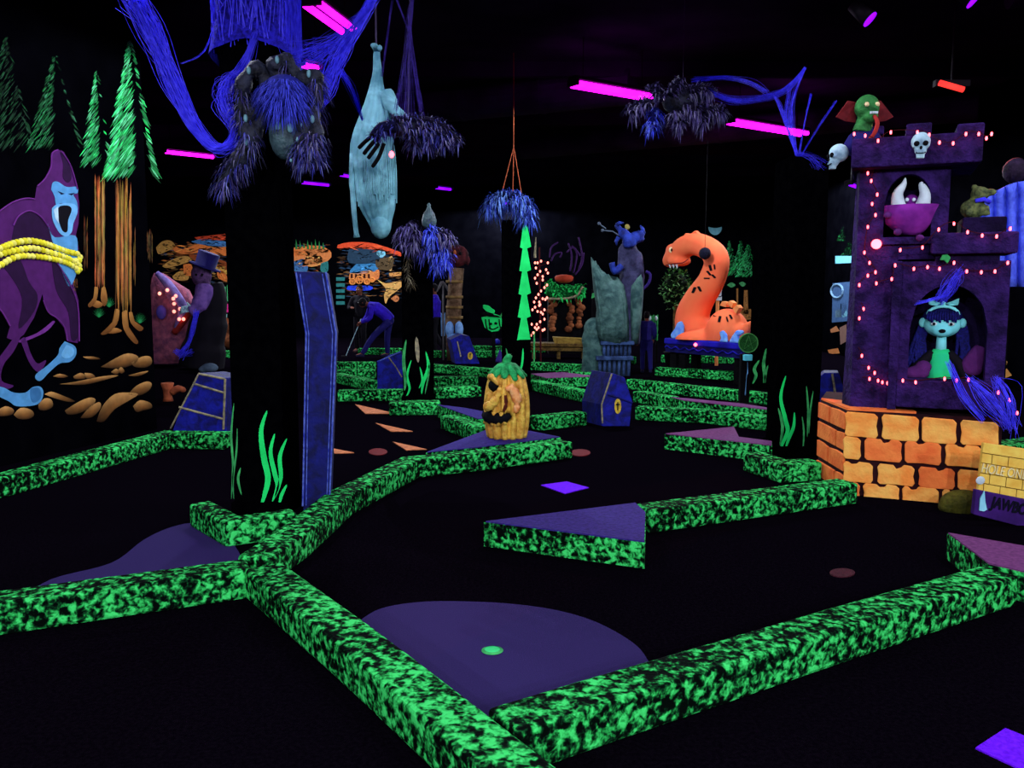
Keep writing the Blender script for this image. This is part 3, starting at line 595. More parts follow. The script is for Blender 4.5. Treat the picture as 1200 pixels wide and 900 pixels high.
# ------------------------------------------------------------------ webs
def web(paths, label, m='web', cat='spider web'):
    pts = [at(*p) if len(p) == 3 else V(p) for p in paths[0][0]]
    c = min((at(*p) for q in paths for p in q[0]), key=lambda p: p.z)
    mb = MB()
    for path, n, spread, r in paths: strands(mb, [at(*p) for p in path], int(n*2.4), spread, r*.30)
    o = solo('spider_web', mb, m, label, cat, 'fibre webs', loc=c); return o
web([([(150, -12, 5.6), (178, 40, 5.5), (205, 100, 5.4), (228, 150, 5.35), (252, 174, 5.3), (272, 168, 5.3), (276, 150, 5.35)], 46, [.07, .06, .045, .03, .022, .022, .03], .006),
     ([(276, 150, 5.35), (262, 118, 5.4), (268, 98, 5.45), (284, 80, 5.5), (300, 40, 5.5)], 30, [.03, .05, .05, .03, .02], .005),
     ([(213, 74, 5.45), (240, 60, 5.7), (255, 15, 6.0)], 3, .01, .002)], 'thick blue web swag hanging left of the web-wrapped pillar')
web([([(442, -8, 6.2), (418, 32, 5.9), (398, 66, 5.7), (380, 105, 5.55), (362, 138, 5.45)], 34, [.03, .03, .04, .05, .03], .005), ([(350, 70, 5.5), (390, 50, 5.7), (430, 12, 6.1)], 22, [.09, .05, .03], .003),
     ([(398, 82, 5.7), (412, 105, 5.8), (424, 140, 6.4)], 10, [.02, .02, .01], .004), ([(347, 62, 5.5), (356, 72, 5.55), (400, 48, 5.8)], 16, [.08, .07, .03], .003)], 'fan of blue web between the pillar and the twin-tube light')
web([([(484, -6, 7.0), (480, 35, 7.0), (464, 130, 6.95)], 10, [.01, .015, .02], .003), ([(484, -6, 7.0), (480, 35, 7.0), (478, 138, 6.95)], 12, [.01, .015, .05], .003), ([(484, -6, 7.0), (480, 35, 7.0), (494, 136, 6.95)], 10, [.01, .015, .02], .003),
     ([(463, -6, 7.0), (478, 34, 7.0)], 5, .01, .003), ([(460, -6, 7.0), (453, 50, 7.1), (447, 90, 7.3)], 5, .012, .003)], 'thin violet web cone holding up the spider beside the shroud', 'webdim')
web([([(812, 94, 9.2), (850, 91, 9.2), (880, 97, 8.8), (898, 108, 8.4)], 12, [.03, .02, .02, .02], .004), ([(822, 104, 9.2), (860, 118, 9.0), (900, 114, 8.4), (925, 102, 8.0), (943, 80, 7.9)], 26, [.03, .03, .03, .02, .01], .004),
     ([(943, 80, 7.9), (930, 115, 7.9), (927, 145, 7.8), (934, 183, 7.7)], 8, [.01, .015, .02, .01], .003), ([(908, 112, 8.3), (918, 135, 8.0), (934, 183, 7.7)], 8, [.02, .02, .01], .003), ([(926, 104, 8.0), (922, 140, 7.9), (934, 183, 7.7)], 8, [.02, .02, .01], .003)], 'blue web stretched from the grey ceiling spider to the right pillar')
web([([(951, 110, 7.5), (943, 145, 7.5), (936, 184, 7.7)], 4, .008, .003), ([(980, 118, 7.6), (960, 148, 7.5), (938, 184, 7.7)], 4, .008, .003), ([(936, 180, 7.6), (948, 185, 7.6), (962, 195, 7.58)], 18, [.02, .03, .04], .003)], 'wispy blue web spread over the top of the right pillar')
# gauze wrapped round the top of pillar one
cx = (at(270, 300, YP).x+at(330, 300, YP).x)/2; mb = MB(); n = 36; rings = []
for k in range(9):
    z = lerp(2.95, CEIL-.01, k/8); ring = []
    for i in range(n):
        a = 2*pi*i/n; u = max(-1, min(1, 1.35*math.cos(a))); v_ = max(-1, min(1, 1.35*math.sin(a)))
        R = .235+.012*math.sin(7*a+k*1.3)+(.03 if k == 0 else 0)
        zz = z+(.14*math.cos(a*1.0)**2*-1+.1 if k == 0 else 0)
        ring.append(V((cx+u*R*.9, YP+.21+v_*R, zz)))
    rings.append(ring)
mb.loft(rings, cap=False)
ZW = mb
mb2 = MB()
for k in range(190):
    a = rnd(0, 2*pi); ln = []
    for j in range(7):
        b = a+.12*math.sin(j*1.7+k); R = .25; ln.append(V((cx+max(-1, min(1, 1.35*math.cos(b)))*R*.92, YP+.21+max(-1, min(1, 1.35*math.sin(b)))*R, lerp(2.96+rnd(0, .3)+.04*abs(math.sin(b)), CEIL-.01, j/6))))
    mb2.tube(ln, rnd(.0015, .004), 3)
o = solo('web_wrap', mb, 'cloth_blue', 'blue gauze web wrapped round the pillar above the big spider', 'spider web', smooth=True)
part(o, 'loose_fibre', mb2, 'web')
# ------------------------------------------------------------------ hairy spiders
BLU, BLD, GRY = [(60, 74, 230), (84, 100, 250), (46, 52, 180), (110, 130, 245)], [(58, 60, 150), (78, 80, 185), (40, 40, 104), (116, 120, 190)], [(78, 68, 126), (106, 98, 160), (54, 46, 90), (136, 132, 172)]
def furpart(par, name, path, R, n, L, wd, cols, droop=.5):
    mb = MB(); q = smoothpath(path, 5); RR = [lerp(R[0], R[1], i/(len(q)-1)) for i in range(len(q))]
    mb.tube(q, RR, 8, tuple(int(c*.5) for c in cols[2])); fur(mb, q, RR, n, L, wd, cols, droop)
    return part(par, name, mb, 'carpet')
YG = 5.3
S1 = thing('giant_spider', 'giant blue-haired spider with grey shell clinging to the near pillar', 'spider', at(332, 150, YG), 'giant hairy spiders')
mb = MB(); c = at(333, 112, YG-.1); mb.ball(c, (.14, .12, .12), 14, 10, col=(36, 40, 130))
for _ in range(1100):
    a, b = rnd(0, 2*pi), math.acos(rnd(-1, 1)); d = V((math.sin(b)*math.cos(a), math.sin(b)*math.sin(a), math.cos(b)))
    if d.y > .5: continue
    k = rnd(.7, 1.15); mb.blade(c+V((d.x*.13, d.y*.11, d.z*.11)), V((d.x, d.y, d.z*.4-.5)), rnd(.06, .11), .005, .5, tuple(min(255, q*k) for q in (76, 84, 240)))
part(S1, 'abdomen', mb, 'carpet', 'blue hairy abdomen')
part(S1, 'head', MB().ball(at(334, 158, YG-.02), (.095, .1, .15), 14, 10), 'spidergrey', None, True)
for x, y, s in ((326, 148, .02), (340, 150, .02), (341, 188, .008)): part(S1, 'pale_mark', MB().ball(at(x, y, YG-.11), (s, .01, s*1.4), 8, 6), 'spot', None, True)
LEGS = [[(322, 118), (305, 84), (288, 92), (282, 130), (296, 165)], [(318, 126), (298, 128), (288, 150), (294, 172), (277, 196)], [(316, 134), (300, 150), (284, 180), (266, 205), (262, 222)], [(330, 96), (322, 80), (332, 70), (344, 82), (345, 100)],
        [(344, 116), (356, 96), (368, 88), (372, 110), (366, 140)], [(346, 124), (362, 130), (370, 150), (368, 172), (372, 190)], [(344, 132), (354, 144), (362, 165), (362, 188)], [(342, 138), (350, 160), (352, 175), (358, 190)]]
for i, lg in enumerate(LEGS):
    q = smoothpath([at(x, y, YG-.05*math.sin(pi*k/4)) for k, (x, y) in enumerate(lg)], 5); n = len(q)
    R = [lerp(.058, .03, k/(n-1))*(1+.25*math.sin(k*1.25)) for k in range(n)]
    l = part(S1, 'leg', MB().tube(q, R, 10), 'spiderdark', None, True)
    mb = MB(); fur(mb, q[int(n*.55):], .04, 260 if i not in (3,) else 60, .07, .006, BLD+GRY, .7); part(l, 'leg_fur', mb, 'carpet')
    for k in (int(n*.4),): part(l, 'pale_joint', MB().ball(q[k]+V((0, -.042, 0)), (.013, .014, .024), 8, 6), 'spot', None, True)
# spider grabbing the shroud
YH = 6.95
S2 = thing('giant_spider', 'dark hairy spider reaching black claws over the hanging shroud', 'spider', at(480, 160, YH), 'giant hairy spiders')
b = MB().tube(smoothpath([at(452, 152, YH), (at(470, 150, YH)), at(490, 152, YH), at(505, 156, YH)], 4), [.05+.03*math.sin(k*pi/12) for k in range(13)], 10)
part(S2, 'body', b, 'spiderdark', None, True)
for p, n in (([(470, 143), (490, 140), (512, 144), (528, 156), (538, 168)], 300), ([(486, 150), (505, 152), (518, 160), (522, 172)], 240), ([(480, 150), (484, 165), (490, 174)], 120), ([(498, 150), (503, 164), (502, 174)], 140), ([(460, 142), (470, 140), (484, 142)], 130)):
    furpart(S2, 'hairy_leg', [at(x, y, YH-.06+.02*k) for k, (x, y) in enumerate(p)], (.035, .02), n, .075, .009, GRY+BLD, .7)
furpart(S2, 'forelimb', [at(x, y, YH-.12) for x, y in ((464, 148), (448, 150), (438, 162))], (.05, .045), 170, .05, .008, BLD, .6)
for p in ([(438, 158), (428, 166), (420, 174)], [(440, 164), (432, 173), (426, 181)], [(444, 168), (437, 178), (431, 186)], [(450, 168), (444, 184), (436, 196)]):
    part(S2, 'claw', MB().tube(smoothpath([at(x, y, YH-.16) for x, y in p], 4), [.016]*8+[.011], 8), 'black', None, True)
part(S2, 'hanging_cord', MB().tube([at(478, 138, YH), at(480, 35, 7.0), V((at(484, -6, 7.0).x, 7.0, CEIL))], .004, 5), 'rope')
o = solo('red_bulb', MB().ball(at(459, 181, 6.85), (.02, .02, .026), 10, 8), 'bulb', 'small glowing red bulb below the spider on the shroud', 'bulb', smooth=True); part(o, 'cord', MB().tube([at(459, 181, 6.85), at(462, 165, 6.9), at(466, 155, 6.95)], .004, 5), 'black')
# grey spider by the long tube light
YI = 9.3
S3 = thing('giant_spider', 'grey hairy spider hanging under the ceiling beside the long blacklight', 'spider', at(790, 125, YI), 'giant hairy spiders')
part(S3, 'body', MB().ball(at(800, 120, YI), (.22, .18, .13), 12, 8), 'spiderdark', None, True)
for i, (p, n) in enumerate((([(760, 120), (746, 124), (737, 132)], 170), ([(770, 128), (764, 142), (766, 152)], 190), ([(785, 112), (790, 102), (800, 94)], 180), ([(806, 108), (824, 104), (836, 110)], 210), ([(800, 122), (818, 126), (840, 130), (848, 126)], 260), ([(790, 130), (794, 140), (800, 146)], 220), ([(812, 128), (820, 138), (826, 144)], 200), ([(775, 118), (768, 108), (766, 98)], 150))):
    furpart(S3, 'hairy_leg', [at(x, y, YI-.12) for x, y in p], (.055, .03), n, .1, .014, GRY if i != 1 else BLU, .6)
part(S3, 'hanging_cord', MB().tube([at(800, 112, YI), V((at(800, 112, YI).x, YI, CEIL))], .004, 5), 'rope')
# spider on pillar two
YJ = 11.0
S4 = thing('giant_spider', 'violet and blue hairy spider sitting on the second pillar', 'spider', at(500, 300, YJ), 'giant hairy spiders')
part(S4, 'body', MB().ball(at(492, 292, YJ+.28), (.2, .24, .16), 12, 8), 'spiderdark', None, True)
part(S4, 'abdomen', MB().lathe(at(503, 268, YJ), [(.05, 0), (.085, .04), (.095, .1), (.07, .19), (.035, .24), (.02, .28), (.026, .3), (.01, .32)], 14), 'spidergrey', None, True)
for p, n, cols, R in (([(478, 262), (486, 272), (484, 285), (482, 294)], 300, GRY, .07), ([(500, 268), (508, 275), (510, 288)], 220, BLU, .07), ([(512, 272), (524, 276), (528, 284)], 150, GRY, .05), ([(520, 290), (524, 300), (520, 310)], 130, BLU, .04), ([(510, 296), (513, 306), (512, 316)], 120, BLU, .04), ([(495, 290), (500, 298)], 100, BLD, .05), ([(468, 266), (472, 276), (470, 286)], 100, GRY, .05)):
    furpart(S4, 'hairy_leg', [at(x, y, YJ) for x, y in p], (R, R*.7), n, .12, .016, cols, .8)
furpart(S4, 'trailing_leg', [at(x, y, YJ+.1) for x, y in ((478, 300), (478, 325), (484, 335))], (.02, .01), 90, .08, .012, [(96, 84, 60), (70, 62, 50), (120, 112, 90)], .6)
# hanging spider with rust strings
YK = 12.0
S5 = thing('giant_spider', 'small blue furry spider hung from rust-coloured strings by the third pillar', 'spider', at(597, 240, YK), 'giant hairy spiders')
for p, n in (([(598, 230), (585, 230), (574, 238), (571, 250)], 300), ([(598, 230), (610, 232), (620, 244), (621, 260)], 300), ([(604, 236), (612, 248), (614, 258)], 160), ([(590, 230), (580, 240), (580, 250)], 140)):
    furpart(S5, 'furry_leg', [at(x, y, YK) for x, y in p], (.075, .045), n, .12, .016, [(58, 80, 190), (80, 110, 220), (40, 56, 130), (110, 150, 225)], .9)
j = at(602, 172, YK)
for x, y in ((588, 227), (601, 226), (611, 226)): part(S5, 'string', MB().tube([at(x, y, YK), j], .006, 5), 'rustcord')
part(S5, 'string', MB().tube([j, V((j.x, j.y, CEIL))], .006, 5), 'rustcord')
# ------------------------------------------------------------------ hanging shrouded body
YB_ = 7.35
C1 = thing('hanging_shrouded_body', 'pale cyan shrouded body hanging upside down by its feet', 'hanging body', at(440, 278, YB_))
prof = [(442, 57, .028), (441, 68, .03), (443, 82, .035), (441, 98, .05), (441, 115, .085), (442, 130, .13), (438, 148, .15), (434, 168, .165), (435, 190, .165), (438, 210, .16), (440, 228, .165), (442, 245, .15), (444, 258, .1), (447, 268, .085), (448, 277, .05)]
mb = MB(); rings = []
for k, (x, y, r) in enumerate(prof):
    c = at(x, y, YB_); rings.append([c+V((math.cos(2*pi*i/40)*r*(1+.09*math.sin(i*2.1+k*.35)*min(1, k/4)+.05*math.sin(i*.9+k*1.1)*min(1, k/4)), math.sin(2*pi*i/40)*r*.62*(1+.2*math.sin(i*2.1+k*.35)*min(1, k/4)+.1*math.sin(k*1.9)*min(1, k/4)), 0)) for i in range(40)])
mb.loft(rings); o = part(C1, 'shroud', mb, 'shroud', None, True)
bake(o, [('SUBSURF', dict(levels=1, render_levels=1))])
part(C1, 'foot', MB().tube([at(441, 58, YB_), at(439, 54, YB_-.03), at(436, 53, YB_-.07)], [.03, .028, .016], 8), 'shroud', None, True)
part(C1, 'foot', MB().tube([at(443, 58, YB_), at(445, 56, YB_-.03), at(446, 57, YB_-.07)], [.026, .024, .014], 8), 'shroud', None, True)
h = part(C1, 'head', MB().ball(at(446, 266, YB_-.02), (.085, .09, .1), 14, 10), 'shroud', None, True)
part(C1, 'arm', MB().tube(smoothpath([at(414, 180, YB_), at(413, 215, YB_), at(415, 250, YB_), at(418, 278, YB_)], 4), [.03]*5+[.022]*4+[.02]*3+[.028], 8), 'shroud', 'thin dangling arm', True)
part(C1, 'arm', MB().tube(smoothpath([at(452, 110, YB_), at(460, 126, YB_-.04), at(472, 138, YB_-.08)], 4), [.07]*4+[.05]*4+[.03], 8), 'shroud', None, True)
mb = MB()
for k in range(30):
    x = 415+k*1.65; y0 = rnd(225, 245); mb.tube(smoothpath([at(433+k*.6, 118, YB_-.05), at(x, 180, YB_-.11*math.sin(pi*(k+1)/31)-.015), at(x+2, y0, YB_-.11*math.sin(pi*(k+1)/31)-.01)], 4), rnd(.004, .009), 5)
part(C1, 'gauze_fold', mb, 'shroud')
part(C1, 'hanging_rope', MB().tube([at(441, 58, YB_), V((at(441, 58, YB_).x, YB_, CEIL))], .008, 6), 'rope')
# ------------------------------------------------------------------ pumpkin on its platform
platform([(574, 502), (622, 505), (657, 512), (560, 524), (499, 530)], 'dark violet board under the pumpkin inside the curb bend', 'plat')
pc = gp(594, 516, CH+.003); YPU = pc.y+.2; R0 = .215; Hh = .66
PK = thing('jack_o_lantern', 'tall yellow carved pumpkin lantern with a jagged grin and green stalk', 'pumpkin', V((pc.x, YPU, CH)))
mb = MB(); n = 120; rings = []
def pr(t): return R0*(.62+.38*math.sin(pi*min(1, max(0, t*.85+.18)))**.7) if t < .97 else R0*.5
for k in range(31):
    t = k/30; r = pr(t)*(1 if t < .85 else lerp(1, .45, (t-.85)/.15)); ring = []
    for i in range(n):
        a = 2*pi*i/n; rr = r*(1-.24*abs(math.cos(6.5*a))**5)
        # carved eye and mouth pushed in on the left front
        fa = (math.degrees(math.atan2(math.sin(a), math.cos(a)))+360) % 360
        def hole(ca, ct, wa, wt): return max(0, 1-((fa-ca)/wa)**2-((t-ct)/wt)**2)
        dip = max(hole(214, .74, 30, .1), hole(205, .31, 40, .085+.025*math.sin(fa*.5)), hole(262, .31, 26, .06+.02*math.sin(fa*.8)), .5*hole(300, .5, 10, .2))
        rr *= 1-.6*min(1, dip*2.6)
        ring.append(V((pc.x+rr*math.cos(a), YPU+rr*math.sin(a), CH+.003+t*Hh)))
    rings.append(ring)
mb.loft(rings); part(PK, 'shell', mb, 'pump', None, True)
def ppt(deg, t, k=1.0):
    r = pr(t)*k*(1 if t < .85 else lerp(1, .45, (t-.85)/.15)); a = math.radians(deg); return V((pc.x+r*math.cos(a), YPU+r*math.sin(a), CH+.003+t*Hh))
def sp(n, *k): return [lerp(k[int(i/(n-1)*(len(k)-1)-1e-9)], k[min(len(k)-1, int(i/(n-1)*(len(k)-1)-1e-9)+1)], (i/(n-1)*(len(k)-1)) % 1 if i < n-1 else 1) for i in range(n)]
def ridge(name, pts, rad, m, label=None):
    q = smoothpath([ppt(*p) for p in pts], 4); part(PK, name, MB().tube(q, sp(len(q), *rad), 8), m, label, True)
ridge('cheek', [(292, .38, .98), (296, .5, 1.0), (292, .63, 1.0), (280, .71, 1.0), (268, .69, 1.0)], (.02, .042, .05, .036, .016), 'pump_hi', 'cream carved cheek')
ridge('nose', [(252, .72, .98), (246, .6, 1.04), (236, .5, 1.12), (224, .455, 1.16), (214, .46, 1.06)], (.02, .036, .046, .04, .018), 'pump')
ridge('brow', [(192, .83, .98), (206, .86, 1.02), (226, .84, 1.02), (246, .76, 1.0)], (.018, .03, .03, .015), 'pump')
ridge('smile_fold', [(266, .62, .98), (268, .5, .98), (262, .4, .98)], (.012, .02, .014), mat('dark_red_brown_paint', (110, 40, 24), (70, 24, 16), 20))
part(PK, 'carved_eye', MB().ball(ppt(216, .735, .66), (.07, .075, .062), 12, 8), 'dark', None, True)
q = smoothpath([ppt(178, .33, .82), ppt(200, .31, .84), ppt(222, .295, .86), ppt(244, .29, .86), ppt(264, .305, .86), ppt(280, .35, .86)], 4)
part(PK, 'carved_mouth', MB().tube(q, sp(len(q), .05, .066, .06, .05, .045, .02), 10), 'dark', None, True)
for dg, tt, up in ((196, .21, 1), (212, .2, 1), (230, .2, 1), (248, .2, 1), (264, .22, 1), (206, .4, -1), (236, .385, -1), (256, .385, -1)):
    part(PK, 'tooth', MB().tube([ppt(dg, tt, .97), ppt(dg, tt+up*.085, .99)], [.026, .005], 6), 'pump', None, True)
mb = MB().tube(smoothpath([ppt(0, .99, 0), V((pc.x, YPU, CH+Hh+.05)), V((pc.x+.03, YPU-.02, CH+Hh+.1))], 4), [.07, .06, .05, .045, .04, .036, .034, .03, .02], 10)
for k in range(11):
    a = k*2*pi/11; mb.tube(smoothpath([V((pc.x, YPU, CH+Hh)), ppt(math.degrees(a), .97, 1.15)+V((0, 0, .02)), ppt(math.degrees(a), .9, 1.12), ppt(math.degrees(a), rnd(.8, .87), 1.08)], 3), [.05]*4+[.04]*3+[.03]*2+[.012], 6, flat=.5)
part(PK, 'stalk', mb, 'stem', 'green leafy stalk', True)
# ------------------------------------------------------------------ castle tower on its brick base
TF0, TF1 = gp(990, 579), gp(1140, 592); TU = (TF1-TF0).normalized(); TV = V((-TU.y, TU.x, 0))
if TV.y < 0: TV = -TV
def tp(u, v, z): return TF0+TU*u+TV*v+V((0, 0, z))
def tpx(px, py, v): return onplane(px, py, TF0+TV*v, TV)
def tuz(px, py, v): p = tpx(px, py, v)-TF0; return p.dot(TU), p.z
RZ = math.atan2(TU.y, TU.x)
TW = thing('castle_tower', 'purple stone castle tower with arches on an orange brick base', 'castle tower', (TF0+TF1)/2+TV*.5)
B0 = gp(958, 557); uE = tuz(1172, 540, 0)[0]; BH = tuz(990, 481, 0)[1]
foot = [B0, TF0, tp(uE, 0, 0), tp(uE, .95, 0), B0+(tp(uE, .95, 0)-tp(.1, .95, 0))*.0+V((.25, .55, 0))]
base = part(TW, 'brick_base', MB().prism(foot, (0, 0, BH)), 'mortar')
rows = [((482, 515), [(990, 1029), (1033, 1077), (1080, 1121), (1125, 1170)]), ((511, 541), [(988, 1009), (1013, 1057), (1060, 1103), (1107, 1150), (1154, 1171)]), ((540, 568), [(988, 1023), (1028, 1072), (1076, 1119), (1122, 1150), (1153, 1170)]), ((564, 591), [(997, 1008), (1011, 1054), (1057, 1100), (1104, 1141), (1145, 1170)])]
slope = .072
for (ya, yb), bs in rows:
    for xa, xb in bs:
        ta, tb = ya+(xa-990)*slope, ya+(xb-990)*slope; h = yb-ya-4; pts = [(xa+3, ta), (xa, ta+4), (xa+rnd(0, 2), ta+h*.5), (xa, ta+h-3), (xa+3, ta+h), ((xa+xb)/2, (ta+tb)/2+h+rnd(-1, .5)), (xb-3, tb+h), (xb, tb+h-4), (xb-rnd(0, 2), tb+h*.5), (xb, tb+4), (xb-4, tb)]
        if xb-xa > 30 and random.random() < .75: k = rnd(.35, .7); xm = lerp(xb, xa, k); ym = lerp(tb, ta, k); pts += [(xm+6, ym), (xm+3, ym+rnd(2, 4)), (xm-3, ym+rnd(2, 5)), (xm-6, ym)]
        part(base, 'brick', MB().prism([tpx(x, y, 0) for x, y in pts], -TV*.022), 'brick' if random.random() < .7 else 'brick2', bevel=.006)
SD = (TF0-B0); SDn = V((SD.y, -SD.x, 0)).normalized()
if SDn.x > 0: SDn = -SDn
for r in range(4):
    z0, z1 = BH*(r/4)+.012, BH*((r+1)/4)-.012; cuts = [0, .45, 1] if r % 2 else [0, .7, 1]
    for a, b in zip(cuts[:-1], cuts[1:]):
        p, q = lerp(B0, TF0, a+.02), lerp(B0, TF0, b-.025); mb = MB().prism([p+V((0, 0, z0)), q+V((0, 0, z0)), q+V((0, 0, z1-rnd(0, .015))), lerp(p, q, .5)+V((0, 0, z1-rnd(0, .01))), p+V((0, 0, z1-rnd(0, .015)))], SDn*.02)
        part(base, 'brick', mb, 'brick2', bevel=.005)
part(base, 'ledge', MB().prism([p+V((0, 0, BH)) for p in (lerp(B0, TF0, .03), lerp(B0, TF0, .97), tp(.45, .02, 0), tp(.42, .25, 0))], (0, 0, .015)), 'brick2')
def arch_panel(xl, xr, yb, yt, al, ar, ab, aspring, atop, v, th, mb=None):
    """front wall with an arched opening; pixel edges read on the plane v of the tower"""
    mb = mb or MB(); ym = (yb+yt)/2
    u0, u1 = tuz(xl, ym, v)[0], tuz(xr, ym, v)[0]; z0, z1 = tuz((xl+xr)/2, yb, v)[1], tuz((xl+xr)/2, yt, v)[1]
    a0, a1 = tuz(al, ym, v)[0], tuz(ar, ym, v)[0]; xm = (al+ar)/2; s0, s1, s2 = tuz(xm, ab, v)[1], tuz(xm, aspring, v)[1], tuz(xm, atop, v)[1]
    def q(us, zs): mb.prism([tp(u, v, z) for u, z in zip(us, zs)], TV*th)
    q([u0, a0, a0, u0], [z0, z0, z1, z1]); q([a1, u1, u1, a1], [z0, z0, z1, z1])
    if s0 > z0+.005: q([a0, a1, a1, a0], [z0, z0, s0, s0])
    n = 16; f = lambda t: s1+(s2-s1)*math.sqrt(max(0, 1-(2*t-1)**2))
    for i in range(n): ta, tb = i/n, (i+1)/n; q([lerp(a0, a1, ta), lerp(a0, a1, tb), lerp(a0, a1, tb), lerp(a0, a1, ta)], [f(ta), f(tb), z1, z1])
    return mb, (u0, u1, z0, z1, a0, a1, s0, s2)
def tbox(u0, u1, v0, v1, z0, z1, mb=None): return (mb or MB()).prism([tp(u0, v0, z0), tp(u1, v0, z0), tp(u1, v1, z0), tp(u0, v1, z0)], (0, 0, z1-z0))
# tall turret
VA = .14
mbT, ext = arch_panel(1006, 1112, 304, 190, 1036, 1092, 278, 240, 204, VA, .12); u0, u1, z0, z1, a0, a1, s0, s2 = ext
part(TW, 'turret_front', mbT, 'tower')
uG = tuz(1048, 390, VA)[0]; part(TW, 'turret_foot', tbox(u0, uG, VA, VA+.42, BH, z0), 'tower')
uL = tuz(986, 465, VA)[0]; uT = tuz(1004, 195, VA)[0]
mb = MB().add([tp(u0, VA, BH), tp(u0, VA, z1), tp(uT, VA+.16, z1), tp(uL, VA+.16, BH), tp(u0, VA+.55, BH), tp(u0, VA+.55, z1)], [[0, 1, 2, 3], [3, 2, 5, 4], [0, 3, 4], [1, 5, 2], [0, 4, 5, 1]])
part(TW, 'turret_flank', mb, 'tower')
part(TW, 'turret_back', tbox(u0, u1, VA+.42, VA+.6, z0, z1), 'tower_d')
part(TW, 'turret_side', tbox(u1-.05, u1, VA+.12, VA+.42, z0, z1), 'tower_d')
part(TW, 'window_sill', tbox(a0-.02, a1+.02, VA-.05, VA+.4, s0-.05, s0), 'tower')
VB = -.02
def pbox(xl, xr, yb, yt, v0, v1):
    xm, ym = (xl+xr)/2, (yb+yt)/2; return tbox(tuz(xl, ym, v0)[0], tuz(xr, ym, v0)[0], v0, v1, tuz(xm, yb, v0)[1], tuz(xm, yt, v0)[1])
part(TW, 'parapet', pbox(998, 1152, 193, 158, VB, .75), 'tower', bevel=.01)
mb = MB(); 
for a in ((1062, 1092, 158, 144), (1122, 1154, 158, 144)): part(TW, 'merlon', pbox(*a, VB, VB+.3), 'tower', bevel=.012)
part(TW, 'merlon', pbox(1004, 1036, 158, 148, VB+.3, VB+.6), 'tower', bevel=.012)
# lower gatehouse
VC = .04
mbT, ext2 = arch_panel(1046, 1180, 474, 306, 1066, 1157, 445, 385, 334, VC, .1); b0, b1, w0, w1, c0, c1, q0, q2 = ext2
part(TW, 'gate_front', mbT, 'tower')
part(TW, 'gate_corner', pbox(1043, 1054, 480, 306, VC-.03, VC+.02), 'tower', bevel=.008)
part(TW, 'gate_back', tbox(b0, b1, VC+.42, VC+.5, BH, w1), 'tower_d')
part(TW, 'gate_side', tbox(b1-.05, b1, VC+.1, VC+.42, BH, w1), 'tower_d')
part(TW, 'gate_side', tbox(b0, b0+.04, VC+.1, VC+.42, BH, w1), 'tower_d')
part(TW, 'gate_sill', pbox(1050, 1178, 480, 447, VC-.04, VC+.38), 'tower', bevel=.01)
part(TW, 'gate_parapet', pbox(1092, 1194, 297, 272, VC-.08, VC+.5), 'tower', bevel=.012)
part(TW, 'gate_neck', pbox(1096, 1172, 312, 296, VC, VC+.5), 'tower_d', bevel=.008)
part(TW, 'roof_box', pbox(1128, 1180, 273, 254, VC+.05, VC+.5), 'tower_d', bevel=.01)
# string lights on the tower
def bpos(x, y):
    v = VB-.03 if y < 192 else (VA-.03 if (x < 1044 or y < 268) else (VC-.11 if y < 298 else (VC-.03 if y < 440 else VC-.07)))
    if x < 1006 and y > 150: v += .06
    return tpx(x, y, v)
S_ = [('string of red bulbs along the top parapet of the tower', [(1000, 171), (1001, 157), (1014, 159), (1029, 165), (1044, 155), (1075, 155), (1089, 158), (1101, 167), (1117, 168), (1132, 157), (1147, 157), (1156, 162), (1162, 157)]),
      ('string of red bulbs running down the left edge of the tower', [(1004, 197), (1017, 203), (1026, 193), (1021, 212), (1028, 228), (1022, 239), (1026, 252), (1017, 266), (1013, 296), (1019, 308), (1026, 319), (1017, 323), (1007, 334), (1005, 350), (1012, 362), (1007, 373), (1005, 390), (1002, 402), (1010, 417), (1000, 428), (1018, 431), (1025, 437), (1004, 443), (1019, 444), (1029, 446), (1034, 448), (1040, 449)]),
      ('string of red bulbs across the middle parapet of the tower', [(1055, 293), (1081, 290), (1100, 269), (1118, 262), (1134, 272), (1151, 276), (1168, 277), (1184, 268)]),
      ('string of red bulbs above the doll arch of the tower', [(1027, 332), (1045, 327), (1049, 311), (1071, 315), (1087, 313), (1101, 315), (1118, 308), (1133, 318), (1150, 319), (1166, 318), (1181, 308)]),
      ('string of red bulbs below the doll arch of the tower', [(1058, 446), (1073, 448), (1107, 444), (1121, 446), (1135, 445), (1170, 460), (1183, 469), (1192, 484)])]
bm_ = None
for lab, ps in S_:
    P = [bpos(x, y) for x, y in ps]; t = thing('light_string', lab, 'string lights', P[0], 'red string lights on the tower')
    part(t, 'wire', MB().tube(smoothpath([p+V((0, 0, .012)) for p in P], 3), .003, 4), 'wire')
    for p in P:
        if bm_ is None: b = part(t, 'bulb', MB().ball(p, (.0085, .0085, .014), 8, 6), 'bulb', None, True); bm_ = b.data; org = p-WL[t.name]
        else: b = bpy.data.objects.new('bulb', bm_); COL.objects.link(b); b.parent = t; b.location = (p-WL[t.name])-org
o = solo('red_globe_bulb', MB().ball(tpx(1027, 286, VA-.05), .035, 14, 10), 'bulb_big', 'large glowing red globe bulb on the turret below the tusked jaw', 'bulb', smooth=True)
